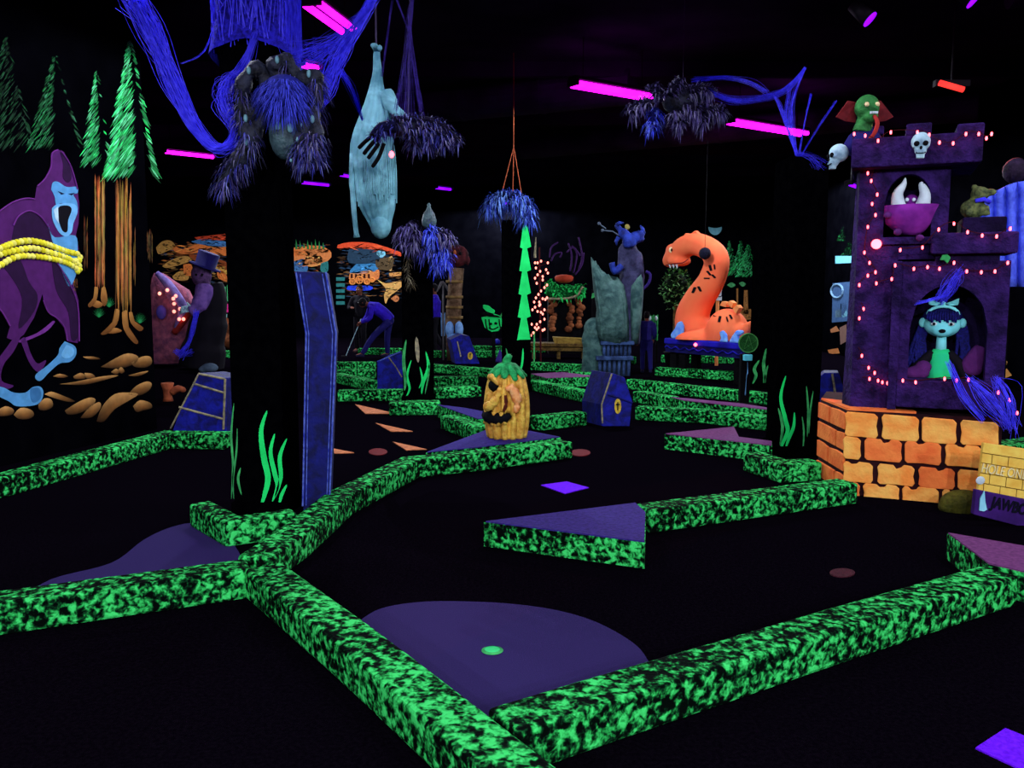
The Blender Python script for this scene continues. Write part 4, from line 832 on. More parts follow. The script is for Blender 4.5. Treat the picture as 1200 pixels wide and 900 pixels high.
# tusked jaw in the upper window
c = tpx(1066, 258, VA+.02)
J = thing('monster_jaw', 'purple felt monster jaw with two tall white tusks in the upper window', 'monster figure', tpx(1066, 277, VA+.02))
mb = MB(); rings = []
for k, (y, rl, rr, dp) in enumerate(((276, 6, 8, .05), (272, 14, 14, .09), (262, 24, 22, .13), (250, 27, 26, .15), (241, 27, 30, .15))):
    cc = tpx(1066, y, VA+.05); ru = (rl+rr)/2/150; rings.append([cc+TU*(math.cos(2*pi*i/24)*ru+(rr-rl)/300)+TV*(math.sin(2*pi*i/24)*dp) for i in range(24)])
mb.loft(rings); part(J, 'lower_jaw', mb, 'purple', None, True)
for x0, tip, lean in ((1053, (1061, 208), 1), (1081, (1082, 214), -1)):
    q = smoothpath([tpx(x0, 242, VA+.0), tpx(x0-1 if lean > 0 else x0+3, 228, VA), tpx(tip[0]-2, 216, VA), tpx(*tip, VA)], 4)
    part(J, 'tusk', MB().tube(q, [.05*(1-(i/(len(q)-1))**1.15)+.0015 for i in range(len(q))], 10), 'white', None, True)
n_ = part(J, 'snout', MB().ball(tpx(1068, 236, VA+.08), (.05, .05, .05), 10, 8), 'purple', None, True)
for x in (1063, 1071): part(J, 'nose_dot', MB().ball(tpx(x, 234, VA+.02), .014, 8, 6), 'white', None, True)
for x, y in ((1040, 252), (1052, 272), (1078, 279)): part(J, 'claw_tip', MB().ball(tpx(x, y, VA-.05), (.03, .03, .025), 8, 6), 'mauve', None, True)
# skulls
def skull(x, y, s, v, turn, label):
    c = tpx(x, y, v); t = thing('skull', label, 'skull', c-V((0, 0, s)), 'skulls on the tower'); rot = Matrix.Rotation(RZ+turn, 3, 'Z')
    L = lambda a, b, z: c+rot @ V((a*s, b*s, z*s))
    mb = MB().ball(L(0, .12, .28), (.62*s, .7*s, .66*s), 16, 12, rot).ball(L(0, -.22, -.3), (.4*s, .38*s, .42*s), 14, 10, rot).ball(L(.38, -.28, -.02), (.2*s, .2*s, .16*s), 8, 6, rot).ball(L(-.38, -.28, -.02), (.2*s, .2*s, .16*s), 8, 6, rot).box(L(0, -.3, -.72), (.5*s, .4*s, .34*s), rot=rot)
    o = part(t, 'cranium', mb, 'skull', None, True); blob(o, s*.07, 3)
    for a in (-.27, .27): part(t, 'eye_socket', MB().ball(L(a, -.5, .1), (.19*s, .14*s, .18*s), 10, 8, rot), 'dark', None, True)
    part(t, 'nose_hole', MB().ball(L(0, -.6, -.2), (.09*s, .06*s, .13*s), 8, 6, rot), 'dark', None, True)
    part(t, 'mouth_line', MB().tube([L(a, -.56+.12*a*a*4, -.55+.5*a*a) for a in (-.3, -.15, 0, .15, .3)], .045*s, 6), 'dark', None, True)
    mb = MB()
    for k in range(6): part(t, 'tooth', MB().box(L(-.2+.08*k, -.58, -.48), (.06*s, .06*s, .1*s), rot=rot), 'skull')
skull(1079, 171, .1, VB-.06, 0, 'white grinning skull on the front of the top parapet')
skull(981, 184, .1, VB+.1, -1.15, 'grey skull in profile at the left end of the top parapet')
# zombie bust
zc = tpx(1016, 126, VB+.2)
Z = thing('zombie_bust', 'green zombie head with glowing eyes, red collar and long tongue on the tower', 'bust', tpx(1016, 158, VB+.2))
mb = MB().ball(zc, (.085, .09, .09), 16, 12).ball(zc+V((.01, -.04, -.07)), (.055, .055, .05), 12, 8).tube([zc+V((0, .01, -.05)), zc+V((-.02, .02, -.17))], [.05, .07], 10).ball(zc+V((.03, -.085, -.02)), .018, 8, 6)
o = part(Z, 'head', mb, 'zombie', None, True); blob(o, .009, 2)
for a in (-.035, .04): e = part(Z, 'eye', MB().ball(zc+V((a, -.082, .005)), .017, 8, 6), 'eye', 'bright eye', True)
mb = MB()
for k in range(4): part(Z, 'tooth', MB().box(zc+V((-.01+.014*k, -.1, -.055)), (.011, .015, .016)), 'white')
part(Z, 'tongue', MB().tube(smoothpath([zc+V((.02, -.09, -.075)), zc+V((.035, -.11, -.13)), zc+V((.02, -.1, -.2)), zc+V((-.01, -.08, -.24))], 4), [.022]*8+[.02]*4+[.008], 8, flat=.5), 'tongue', None, True)
part(Z, 'shoulders', MB().loft([[zc+V((math.cos(2*pi*i/16)*a, .03+math.sin(2*pi*i/16)*b, z)) for i in range(16)] for z, a, b in ((-.14, .05, .05), (-.19, .11, .08), (-.26, .15, .1), (-.32, .16, .11))]), 'cloth_n', None, True)
for s in (-1, 1):
    part(Z, 'cape_wing', MB().prism([zc+V((s*.05, .06, .05)), zc+V((s*.12, .05, .06)), zc+V((s*.21, .03, -.06)), zc+V((s*.15, .02, -.09)), zc+V((s*.06, .04, -.1))], (0, .015, 0)), 'redcape', None, bevel=.004)
# doll in the gate arch
VD = VC+.2
dc = tpx(1104, 380, VD)
D = thing('doll_figure', 'pale cyan doll with bow, dark blue hair and green dress in the lower arch', 'doll', tpx(1104, 446, VD))
k = 1/150
o = part(D, 'head', MB().ball(dc, (.125, .1, .095), 18, 12).ball(dc+V((0, -.06, -.04)), (.075, .05, .05), 10, 8), 'dollskin', None, True); blob(o, .012, 2)
for s in (-1, 1):
    part(D, 'ear', MB().ball(dc+V((s*.128, .0, .01)), (.028, .02, .035), 8, 6), 'dollskin', None, True)
    e = part(D, 'eye', MB().ball(dc+V((s*.055, -.094, .005)), (.022, .012, .014), 10, 6), 'white', None, True); part(e, 'pupil', MB().ball(dc+V((s*.055, -.105, .005)), (.01, .006, .011), 8, 6), 'dark', None, True)
    bw = part(D, 'bow_loop', MB().prism([dc+V((s*.012, -.05, .15)), dc+V((s*.05, -.06, .165)), dc+V((s*.1, -.055, .19)), dc+V((s*.095, -.05, .14)), dc+V((s*.05, -.06, .132))], (0, .03, 0)), 'dollskin', None, bevel=.008)
    mb = MB()
    for j in range(16):
        x = s*(.10+.004*j*(1 if j % 2 else .5)); mb.tube(smoothpath([dc+V((x*.8, .03, .05)), dc+V((x*1.05, .02, -.08)), dc+V((x+s*rnd(-.01, .05), .0, -.2)), dc+V((x+s*rnd(-.02, .06), -.02, -.3-rnd(0, .08)))], 3), .012, 5)
    part(D, 'hair_lock', mb, 'dollhair', None, True)
part(D, 'mouth', MB().ball(dc+V((0, -.108, -.045)), (.024, .01, .014), 10, 6), 'dark', None, True)
part(D, 'bow_knot', MB().ball(dc+V((0, -.06, .15)), .016, 8, 6), 'dollskin', None, True)
part(D, 'headband', MB().tube([dc+V((.1*math.cos(a), -.06, .07+.06*math.sin(a))) for a in [pi*j/8 for j in range(9)]], .012, 6), 'dollskin', None, True)
part(D, 'hair_cap', MB().ball(dc+V((0, .03, .05)), (.132, .1, .085), 16, 10), 'dollhair', None, True)
mb = MB()
for j in range(13): mb.tube([dc+V((-.09+.015*j, -.06, .095)), dc+V((-.1+.0165*j, -.1, .06)), dc+V((-.1+.0165*j, -.103, .035-.01*(j % 3)))], .009, 5)
part(D, 'fringe', mb, 'dollhair', None, True)
part(D, 'neck', MB().tube([dc+V((0, 0, -.07)), dc+V((0, 0, -.2))], [.032, .038], 10), 'dollskin', None, True)
part(D, 'dress', MB().loft([[dc+V((math.cos(2*pi*i/16)*a, math.sin(2*pi*i/16)*a*.7, z)) for i in range(16)] for z, a in ((-.18, .05), (-.22, .075), (-.28, .068), (-.34, .082), (-.425, .09))]), 'dollgreen', None, True)
for s in (-1, 1): part(D, 'sleeve', MB().tube(smoothpath([dc+V((s*.05, 0, -.21)), dc+V((s*.12, -.02, -.28)), dc+V((s*.18, -.04, -.38)), dc+V((s*.2, -.06, -.42))], 3), [.035]*4+[.045]*3+[.05]*3, 8), 'cloth_k', None, True)
part(D, 'hand', MB().tube([dc+V((-.2, -.06, -.36)), dc+V((-.205, -.07, -.40))], [.008, .014], 6), 'dollskin', None, True)
D.rotation_euler[2] = -.45
o = solo('plush_lump', MB().tube(smoothpath([tpx(1137, 440, VD-.02), tpx(1139, 428, VD-.02), tpx(1146, 414, VD-.02), tpx(1150, 406, VD-.02)], 4), [.03, .06, .07, .075, .075, .07, .065, .06, .055, .05, .045, .04, .03], 12), 'mauve', 'mauve plush toy leaning beside the doll in the arch', 'plush toy', smooth=True)
o = solo('plush_lump', MB().ball(tpx(1073, 437, VD-.05), (.1, .07, .05), 12, 8).ball(tpx(1082, 430, VD-.03), (.06, .05, .05), 12, 8), 'mauve', 'low mauve plush heap left of the doll in the arch', 'plush toy', smooth=True); blob(o, .012, 2)
web([([(1124, 318, 5.95), (1112, 336, 5.95), (1102, 350, 5.95)], 26, [.03, .05, .03], .003), ([(1112, 345, 5.95), (1090, 352, 5.95), (1074, 356, 5.95)], 8, .012, .003)], 'blue wisp of web over the bow of the doll')
web([([(1112, 425, 5.9), (1130, 465, 5.7), (1152, 492, 5.65)], 8, [.015, .02, .02], .004), ([(1136, 444, 5.8), (1160, 470, 5.65), (1184, 498, 5.65)], 16, [.02, .05, .04], .004), ([(1168, 444, 5.8), (1180, 470, 5.65), (1186, 502, 5.65)], 18, [.02, .06, .05], .004)], 'blue web trailing from the arch over the brick base')
o = solo('green_leaf_clip', MB().prism([tpx(x, y, VC-.04) for x, y in ((1101, 305), (1104, 299), (1110, 298), (1114, 302), (1110, 309), (1106, 305))], -TV*.02), 'neon2', 'small green leaf clipped to the turret above the doll', 'leaf', bevel=.004)
# small dragon figurine and light blue cloth beside the tower
fc = tpx(1145, 250, VC+.2)
FG = thing('frog_figurine', 'small mottled green creature sitting on the dark roof box of the tower', 'figurine', tpx(1145, 254, VC+.2))
o = part(FG, 'body', MB().ball(fc+V((-.03, 0, .03)), (.09, .07, .07), 12, 8).ball(fc+V((0, -.02, .13)), (.06, .06, .055), 12, 8).ball(fc+V((.06, -.05, .14)), (.04, .04, .025), 8, 6).tube([fc+V((-.08, -.03, .04)), fc+V((-.09, -.06, -.02))], .025, 8).tube([fc+V((.03, -.05, .05)), fc+V((.04, -.06, -.02))], .022, 8).ball(fc+V((-.03, 0, .18)), .022, 8, 6), mat('mottled_olive', (110, 120, 70), (50, 60, 40), 30, .8, .4), None, True); blob(o, .011, 2)
part(FG, 'scarf', MB().tube([fc+V((-.05, -.06, .08)), fc+V((0, -.075, .09)), fc+V((.05, -.06, .07))], .016, 6), 'web', None, True)
mb = MB(); G_ = {}
for i in range(25):
    for j in range(13):
        x = lerp(1146, 1216, i/24); top = 238-26*math.sin(i/24*1.9)+(8 if i < 3 else 0); y = lerp(top, 336 if i > 7 else 320, j/12)
        p = at(x, y, 6.75+.04*math.sin(i*1.3)+.05*math.sin(j*.4)); mb.v.append(p); mb.c.append((1, 1, 1)); G_[i, j] = i*13+j
mb.f = [[G_[i, j], G_[i+1, j], G_[i+1, j+1], G_[i, j+1]] for i in range(24) for j in range(12)]
t = thing('draped_figure', 'ghostly figure in light blue cloth behind the right side of the tower', 'figure', at(1195, 336, 6.8))
o = part(t, 'cloth', mb, 'curtain', None, True); bake(o, [('SOLIDIFY', dict(thickness=.012))])
part(t, 'head', MB().ball(at(1190, 200, 6.85), (.09, .1, .1), 12, 8), mat('dim_grey_mask', (44, 30, 54), (24, 16, 30), 12, .8, .4), None, True)
part(t, 'stand', MB().tube([V((at(1190, 205, 6.88).x, 6.9, 0)), V((at(1190, 205, 6.88).x, 6.9, at(1190, 205, 6.88).z))], .03, 8), 'black')
# ------------------------------------------------------------------ hole sign boards at the right
def textobj(par, s, origin, ex, ez, size, m, name='lettering', xs=1.0, bold=0):
    cu = bpy.data.curves.new('t', 'FONT'); cu.body = s; cu.size = size; cu.extrude = .003; cu.offset = bold; to = bpy.data.objects.new('t', cu); COL.objects.link(to)
    me = bpy.data.meshes.new_from_object(to.evaluated_get(bpy.context.evaluated_depsgraph_get())); bpy.data.objects.remove(to)
    n = ex.cross(ez); mb = MB(); me_v = [origin+ex*v.co.x*xs+ez*v.co.y+n*v.co.z for v in me.vertices]
    mb.add(me_v, [list(p.vertices) for p in me.polygons]); return part(par, name, mb, m)
YN = gp(1170, 610).y
def sgn(x, y, d=0): return at(x, y, YN+.0+d)
t = thing('hole_sign', 'yellow brick-patterned sign board reading HOLE ONE at the right edge', 'sign', V((sgn(1190, 585).x, YN, .1)))
q = [(1153, 519), (1146, 577), (1262, 598), (1268, 536)]
bd = part(t, 'board', MB().prism([sgn(x, y, -.0) for x, y in q], (0, .03, 0)), 'yellow', bevel=.004)
for k in range(1, 5):
    a = (lerp(1153, 1146, k/5), lerp(519, 577, k/5)); b = (lerp(1268, 1262, k/5), lerp(536, 598, k/5)); part(bd, 'seam', MB().tube([sgn(*a, -.003), sgn(*b, -.003)], .0025, 5), 'seam')
    for j in range(6):
        f = (j+.3*(k % 2)+.3)/6; part(bd, 'seam', MB().tube([sgn(lerp(a[0], b[0], f), lerp(a[1], b[1], f), -.003), sgn(lerp(a[0], b[0], f)-1.2, lerp(a[1], b[1], f)+12, -.003)], .0018, 4), 'seam')
ex = (sgn(1268, 560)-sgn(1150, 540)).normalized(); ez = V((0, -1, 0)).cross(ex)*1; ez = ez if ez.z > 0 else -ez
textobj(bd, 'HOLE ONE', sgn(1149, 553, -.008), ex, ez, .085, 'yellow_l', xs=.72)
part(t, 'star_mark', MB().ball(sgn(1149, 563, -.008), (.03, .008, .028), 8, 6), 'white')
for x in (1160, 1250): part(t, 'post', MB().box(V((sgn(x, 560).x, YN+.06, .15)), (.05, .05, .3)), 'black')
t = thing('name_sign', 'low purple sign board with dark JAWBO lettering and a pale fang', 'sign', V((sgn(1190, 600).x, YN-.1, 0)))
def sg2(x, y, d=0): return at(x, y, YN-.12+d)
pb = part(t, 'board', MB().prism([sg2(x, y) for x, y in ((1144, 574), (1141, 603), (1262, 634), (1264, 598))], (0, .04, 0)), 'purple_sign', bevel=.005)
ex2 = (sg2(1262, 620)-sg2(1142, 592)).normalized(); ez2 = V((0, -1, 0)).cross(ex2); ez2 = ez2 if ez2.z > 0 else -ez2
textobj(pb, 'JAWBO', sg2(1161, 594, -.008), ex2, ez2, .1, 'letter_d', xs=.7, bold=.003)
part(pb, 'fang_mark', MB().prism([sg2(x, y, -.004) for x, y in ((1153, 575), (1148, 584), (1147, 598), (1152, 599), (1156, 597), (1154, 588))], (0, -.008, 0)), 'fang', 'pale blue fang')
o = solo('mossy_rock', MB().ball(gp(1130, 600)+V((0, .03, .05)), (.16, .1, .1), 12, 8).ball(gp(1122, 600)+V((0, .04, .03)), (.12, .08, .07), 10, 8), 'dirtgreen', 'mossy yellow-green rock at the foot of the brick base', 'rock', smooth=True); blob(o, .02, 2)
# ------------------------------------------------------------------ round sign on a black post
sc_ = gp(873, 475); YX = sc_.y; t = thing('marker_post', 'black post with bone painting, cyan block and round green star sign', 'sign', V((sc_.x, YX, 0)))
def ax(x, y, d=0): return at(x, y, YX+d)
part(t, 'post', MB().prism([ax(x, y, .0) for x, y in ((869, 415), (881, 415), (878, 472), (867, 472))], (0, .1, 0)), 'black', bevel=.008)
part(t, 'bone_painting', MB().tube(smoothpath([ax(876, 424, -.006), ax(876, 436, -.006), ax(875, 440, -.006), ax(874, 452, -.006), ax(873, 463, -.006)], 3), [.012, .012, .02, .03, .035, .025, .016, .012, .012, .014, .02, .035, .04], 6, flat=.15), 'bone', None, True)
part(t, 'block', MB().box(ax(876, 419, -.02), (.11, .09, .08)), 'cyanblock', bevel=.01)
cc = ax(877, 402); part(t, 'disc', MB().prism([cc+V((.125*math.cos(k*pi/14), 0, .125*math.sin(k*pi/14))) for k in range(28)], (0, .03, 0)), 'signgreen')
part(t, 'rim', MB().tube([cc+V((.122*math.cos(k*pi/14), -.004, .122*math.sin(k*pi/14))) for k in range(29)], .008, 6), 'signline')
st = [cc+V((.1*math.sin(k*4*pi/5), -.004, .1*math.cos(k*4*pi/5))) for k in range(6)]; part(t, 'star', MB().tube(st, .006, 5), 'signline')
part(t, 'foot', MB().box(V((sc_.x, YX+.05, .01)), (.3, .24, .02)), 'black')
# ------------------------------------------------------------------ sea serpent on its table
ZT = .66; SA, SB = gp(778, 396, ZT), gp(873, 403, ZT); SU = (SB-SA).normalized(); SN = V((-SU.y, SU.x, 0))
if SN.y < 0: SN = -SN
def az(x, y, d=0): return onplane(x, y, SA+SN*d, SN)
TBL = thing('serpent_table', 'deep blue wave-edged table carrying the orange sea serpent', 'table', V(((SA+SB).x/2, (SA+SB).y/2, 0))+SN*.45)
def srect(a, b, d0, d1): return [V((p.x, p.y, 0))+SN*d for p, d in ((a, d0), (b, d0), (b, d1), (a, d1))]
part(TBL, 'table_top', MB().prism([p+V((0, 0, ZT-.1)) for p in srect(SA, SB, 0, .85)], (0, 0, .1)), 'water', bevel=.02)
part(TBL, 'skirt', MB().prism([p+V((0, 0, ZT-.24)) for p in srect(SA+SU*.02, SB-SU*.02, .02, .82)], (0, 0, .14)), 'water_d')
part(TBL, 'wave_line', MB().tube([lerp(SA, SB, (k+.5)/41)+V((0, 0, -.16+.022*math.sin(k*1.3)))+SN*.008 for k in range(40)], .012, 5), 'water')
for f, d in ((.1, .1), (.22, .1), (.9, .1), (.93, .55), (.12, .55)):
    c = lerp(SA, SB, f)+SN*d; part(TBL, 'leg', MB().box(V((c.x, c.y, (ZT-.2)/2)), (.16, .1, ZT-.2), math.atan2(SU.y, SU.x)), 'black')
ae = lambda x, y, d=0: az(x, y, d+.46)
SS = thing('sea_serpent', 'bright orange sea serpent with arched neck, white teeth and humped back', 'serpent', ae(830, 400))
path = [(822, 400, .34), (813, 385, .33), (812, 368, .3), (820, 350, .265), (832, 332, .235), (839, 314, .22), (839, 301, .21), (829, 291, .2), (815, 286, .195), (803, 289, .195), (795, 295, .185), (787, 302, .15), (781, 309, .1)]
q = smoothpath([ae(x, y) for x, y, r in path], 4); R = []
for i in range(len(path)-1):
    for k in range(4): R.append(lerp(path[i][2], path[i+1][2], k/4))
R.append(path[-1][2])
mb = MB().tube(q, R, 18).ball(ae(796, 306, -.02), (.22, .17, .1), 12, 8).ball(ae(788, 293), (.13, .16, .12), 10, 8)
mb.ball(ae(852, 392), (.38, .34, .44), 18, 12).ball(ae(838, 398), (.7, .36, .2), 18, 10).tube(smoothpath([ae(862, 392), ae(872, 388), ae(880, 376)], 4), [.22, .2, .18, .16, .13, .1, .07, .05, .02], 12)
o = part(SS, 'body', mb, 'orange', None, True); blob(o, .035, 4)
bm = bmesh.new(); bm.from_mesh(o.data); bmesh.ops.bisect_plane(bm, geom=bm.verts[:]+bm.edges[:]+bm.faces[:], plane_co=V((0, 0, ZT+.005))-WL[SS.name], plane_no=(0, 0, -1), clear_outer=True); bm.to_mesh(o.data); bm.free()
fin = [(798, 281), (803, 273), (808, 275), (814, 270), (818, 274), (824, 276), (820, 284), (806, 286)]
part(SS, 'crest_fin', MB().prism([ae(x, y, -.04) for x, y in fin], SN*.08), 'orange', bevel=.01)
for f in ([(843, 358), (846, 353), (851, 354), (850, 360)], [(851, 356), (855, 352), (859, 355), (857, 361)], [(858, 362), (863, 357), (866, 361), (862, 368)]): part(SS, 'back_fin', MB().prism([ae(x, y, -.05) for x, y in f], SN*.1), 'orange_hi', bevel=.008)
e = part(SS, 'eye', MB().ball(ae(787, 293, -.17), (.05, .03, .055), 10, 8), 'eye', 'yellow eye', True); part(e, 'pupil', MB().ball(ae(787, 293, -.2), (.015, .01, .025), 8, 6), 'dark', None, True)
for x in (785, 789, 793): part(SS, 'tooth', MB().tube([ae(x, 310, -.16), ae(x+.5, 314.5, -.16)], [.025, .004], 6), 'white')
part(SS, 'mouth_line', MB().tube(smoothpath([ae(780, 311, -.14), ae(790, 309, -.19), ae(800, 308, -.19), ae(806, 304, -.18)], 3), .01, 5), 'redcape')
for a, b in (((832, 311), (834, 317)), ((829, 318), (833, 322)), ((836, 322), (840, 325)), ((826, 326), (831, 326)), ((838, 310), (839, 315)), ((814, 337), (811, 343)), ((818, 336), (821, 341)), ((837, 370), (834, 375)), ((843, 371), (840, 377)), ((852, 372), (853, 377)), ((858, 370), (860, 374))):
    part(SS, 'stripe', MB().tube([ae(*a, -.2-.0), ae(*b, -.2)], .022, 6, flat=.6), 'dark')
for o in [o for o in COL.objects if o.parent == SS and o.name.startswith('stripe')]:
    me = o.data
    sw = o.modifiers.new('wrap', 'SHRINKWRAP'); sw.target = [c for c in SS.children if c.name.startswith('body')][0]; sw.wrap_mode = 'ABOVE_SURFACE'; sw.offset = .012; sw.wrap_method = 'PROJECT'; sw.use_project_y = True; sw.use_negative_direction = True; sw.use_positive_direction = True
for pts in ([(786, 401), (785, 392), (790, 385), (793, 378), (797, 376), (800, 382), (799, 392), (803, 400)], [(842, 403), (844, 396), (842, 389), (846, 387), (850, 392), (851, 402)], [(853, 403), (857, 394), (862, 387), (869, 387), (870, 391), (864, 394), (864, 403)]):
    t = solo('wave_splash', MB().prism([V((p.x, p.y, max(p.z, ZT))) for p in (az(x, y, .01) for x, y in pts)], SN*.06), 'foam', {786: 'tall light blue wave splash at the left end of the serpent table', 842: 'small curled wave splash before the serpent hump', 853: 'larger curled wave splash at the right end of the serpent table'}[pts[0][0]], 'wave splash', bevel=.025)
o = solo('dark_ball', MB().ball(ae(826, 297, -.36), .1, 16, 12), mat('dark_blue_mesh', (26, 28, 50), (14, 14, 26), 40, .8, .5), 'dark round ball hanging against the serpent neck', 'ball', smooth=True)
o2 = part(o, 'cord', MB().tube([ae(826, 297, -.36), ae(826, 297, -.36)*1.0+V((0, 0, CEIL-ae(826, 297, -.36).z))], .004, 5), 'black')
o = solo('serpent_bulb', MB().ball(az(815, 404, -.03), .03, 8, 6), 'bulb', 'tiny pinkish red bulb on the edge of the serpent table', 'bulb', smooth=True)
# bush
bc = at(792, 338, 16.3); BU = thing('potted_bush', 'dark green leafy bush below the serpent head', 'bush', V((bc.x, bc.y, 0)))
mb = MB()
for _ in range(520):
    a, b = rnd(0, 2*pi), math.acos(rnd(-1, 1)); r = rnd(.75, 1.05); d = V((math.sin(b)*math.cos(a), math.sin(b)*math.sin(a), math.cos(b))); k = rnd(.5, 1.2)
    p = bc+V((d.x*.3*r, d.y*.3*r, d.z*.38*r)); t1 = V((rnd(-1, 1), rnd(-1, .2), rnd(-.6, .8))).normalized(); s1, _x = frame(t1); L = rnd(.06, .11)
    mb.add([p, p+t1*L*.5+s1*L*.28, p+t1*L, p+t1*L*.5-s1*L*.28], [[0, 1, 2, 3]], tuple(q*k for q in random.choice([(104, 176, 96), (70, 128, 66), (140, 196, 124)])))
mb.ball(bc, (.24, .24, .3), 10, 8, col=(10, 20, 12)); part(BU, 'foliage', mb, 'carpet', kind='stuff')
part(BU, 'stem', MB().tube([V((bc.x, bc.y, .1)), bc], .04, 8), 'wood'); part(BU, 'pot', MB().lathe((bc.x, bc.y, 0), [(.16, 0), (.2, .3), (.22, .32), (.18, .33)], 16), 'black', None, True)
# ------------------------------------------------------------------ winged gargoyle on fluted pedestal
YGG = 14.8; ag = lambda x, y, d=0: at(x, y, YGG+d)
GA = thing('winged_statue', 'tall winged gargoyle statue with blue head and grey-green folded wings', 'statue', V((ag(722, 440).x, YGG+.2, 0)))
def wing(pts, dy, bulge):
    mb = MB(); P = [ag(x, y, dy) for x, y in pts]; c = sum(P, V((0, 0, 0)))/len(P); n = len(P)
    fr_ = [p+(c-p)*.35+V((0, -bulge, 0)) for p in P]; mb.add(P+fr_+[c+V((0, -bulge*1.2, 0))]+[p+V((0, .12, 0)) for p in P], [[i, (i+1) % n, n+(i+1) % n, n+i] for i in range(n)]+[[n+i, n+(i+1) % n, 2*n] for i in range(n)]+[[2*n+1+i, 2*n+1+(i+1) % n, (i+1) % n, i] for i in range(n)]+[[2*n+1+i for i in range(n)][::-1]])
    return mb
part(GA, 'wing', wing([(693, 301), (700, 312), (712, 322), (724, 325), (731, 334), (735, 352), (737, 375), (737, 402), (722, 405), (704, 400), (698, 384), (700, 362), (696, 338)], -.1, .14), 'stone_g', 'broad left wing', True)
for q in ([(697, 306), (708, 340), (712, 372), (714, 400)], [(700, 311), (718, 345), (724, 375), (726, 402)], [(712, 322), (728, 345), (733, 375), (734, 400)], [(696, 318), (701, 350), (704, 375), (706, 398)]): part(GA, 'wing_rib', MB().tube(smoothpath([ag(x, y, -.26+.1*abs(k-1.5)) for k, (x, y) in enumerate(q)], 4), .022, 6), 'stone_g', None, True)
part(GA, 'wing', wing([(738, 330), (746, 318), (752, 312), (754, 340), (752, 372), (748, 402), (740, 404), (739, 372), (738, 350)], -.06, .1), 'stone_g', 'narrow right wing', True)
mb = MB().tube(smoothpath([ag(737, 404, .15), ag(738, 370, .15), ag(740, 335, .1), ag(741, 312, .05), ag(738, 296, 0), ag(734, 284, -.05)], 4), [.2]*5+[.22]*6+[.2]*5+[.14]*4+[.1], 12).tube([ag(729, 290, -.05), ag(728, 310, -.1), ag(724, 322, -.15)], [.07, .07, .05], 8).ball(ag(746, 318, 0), (.14, .15, .2), 10, 8)
o = part(GA, 'torso', mb, 'garg_d', None, True); blob(o, .03, 3)
mb = MB().tube(smoothpath([ag(722, 263, -.05), ag(729, 272, -.1), ag(736, 280, -.14), ag(738, 290, -.12)], 4), [.05]*4+[.09]*4+[.12]*4+[.06], 10).tube([ag(736, 282, -.12), ag(746, 278, -.1), ag(754, 272, -.1)], [.1, .11, .05], 10).ball(ag(750, 280, -.08), (.08, .08, .06), 8, 6)
o = part(GA, 'head', mb, 'garg', 'blue horned head', True); blob(o, .02, 2)
for p in ([(754, 274), (753, 268), (750, 264)], [(723, 264), (726, 261), (731, 261)], [(725, 278), (722, 283), (723, 288)]): part(GA, 'horn', MB().tube([ag(x, y, -.1) for x, y in p], [.04, .03, .008], 8), 'garg', None, True)
part(GA, 'eye', MB().ball(ag(735, 266, -.12), (.045, .03, .05), 8, 6), mat('dim_gold_eye', (150, 140, 70)), None, True)
part(GA, 'arm', MB().tube(smoothpath([ag(728, 312, -.2), ag(720, 318, -.26), ag(717, 308, -.3)], 4), [.06]*5+[.05]*4, 8), 'garg', 'blue forearm', True)
part(GA, 'tail', MB().tube(smoothpath([ag(752, 340, .1), ag(760, 332, .1), ag(762, 322, .1), ag(757, 318, .1)], 4), .025, 8), mat('violet_tail', (50, 34, 110)), None, True)
for x0, x1, y0, y1, dd in ((705, 742, 400, 418, -.1), (700, 741, 418, 441, -.16)):
    zt, zb = ag(720, y0, dd).z, max(0, ag(720, y1, dd).z); xa, xb = ag(x0, y0, dd).x, ag(x1, y0, dd).x
    pd = part(GA, 'pedestal_block', MB().box(((xa+xb)/2, YGG+dd+.3, (zt+zb)/2), (xb-xa-.06, .5, zt-zb)), mat('dark_stone', (24, 36, 50), (14, 22, 32), 8, .9, .5))
    part(GA, 'pedestal_slab', MB().box(((xa+xb)/2, YGG+dd+.28, zt-.03), (xb-xa+.04, .6, .07)), 'stone_b', bevel=.015)
    for k in range(7): part(pd, 'flute', MB().tube([V((lerp(xa+.05, xb-.05, k/6), YGG+dd+.05, zb)), V((lerp(xa+.05, xb-.05, k/6), YGG+dd+.05, zt-.05))], .028, 8), 'stone_b', None, True)
part(GA, 'side_rubble', MB().ball(ag(697, 385, .1), (.2, .2, .2), 10, 8).ball(ag(690, 398, .1), (.13, .15, .2), 10, 8).tube([V((ag(690, 437, .1).x, YGG+.1, 0)), ag(690, 395, .1)], [.14, .1], 8).tube([V((ag(700, 437, .2).x, YGG+.2, 0)), ag(697, 390, .1)], [.2, .15], 10), 'stone_g', 'lumpy grey-green rubble', True); blob([c for c in GA.children if c.name.startswith('side_rubble')][0], .035, 2)
part(GA, 'skeletal_hand', MB().ball(ag(702, 262, 0), .03, 8, 6).ball(ag(706, 270, 0), .03, 8, 6).tube([ag(706, 270, 0), ag(718, 271, 0), ag(728, 278, 0)], .012, 6).tube([ag(702, 262, 0), ag(710, 268, 0)], .012, 6), mat('dim_bone', (90, 104, 120)), None, True)
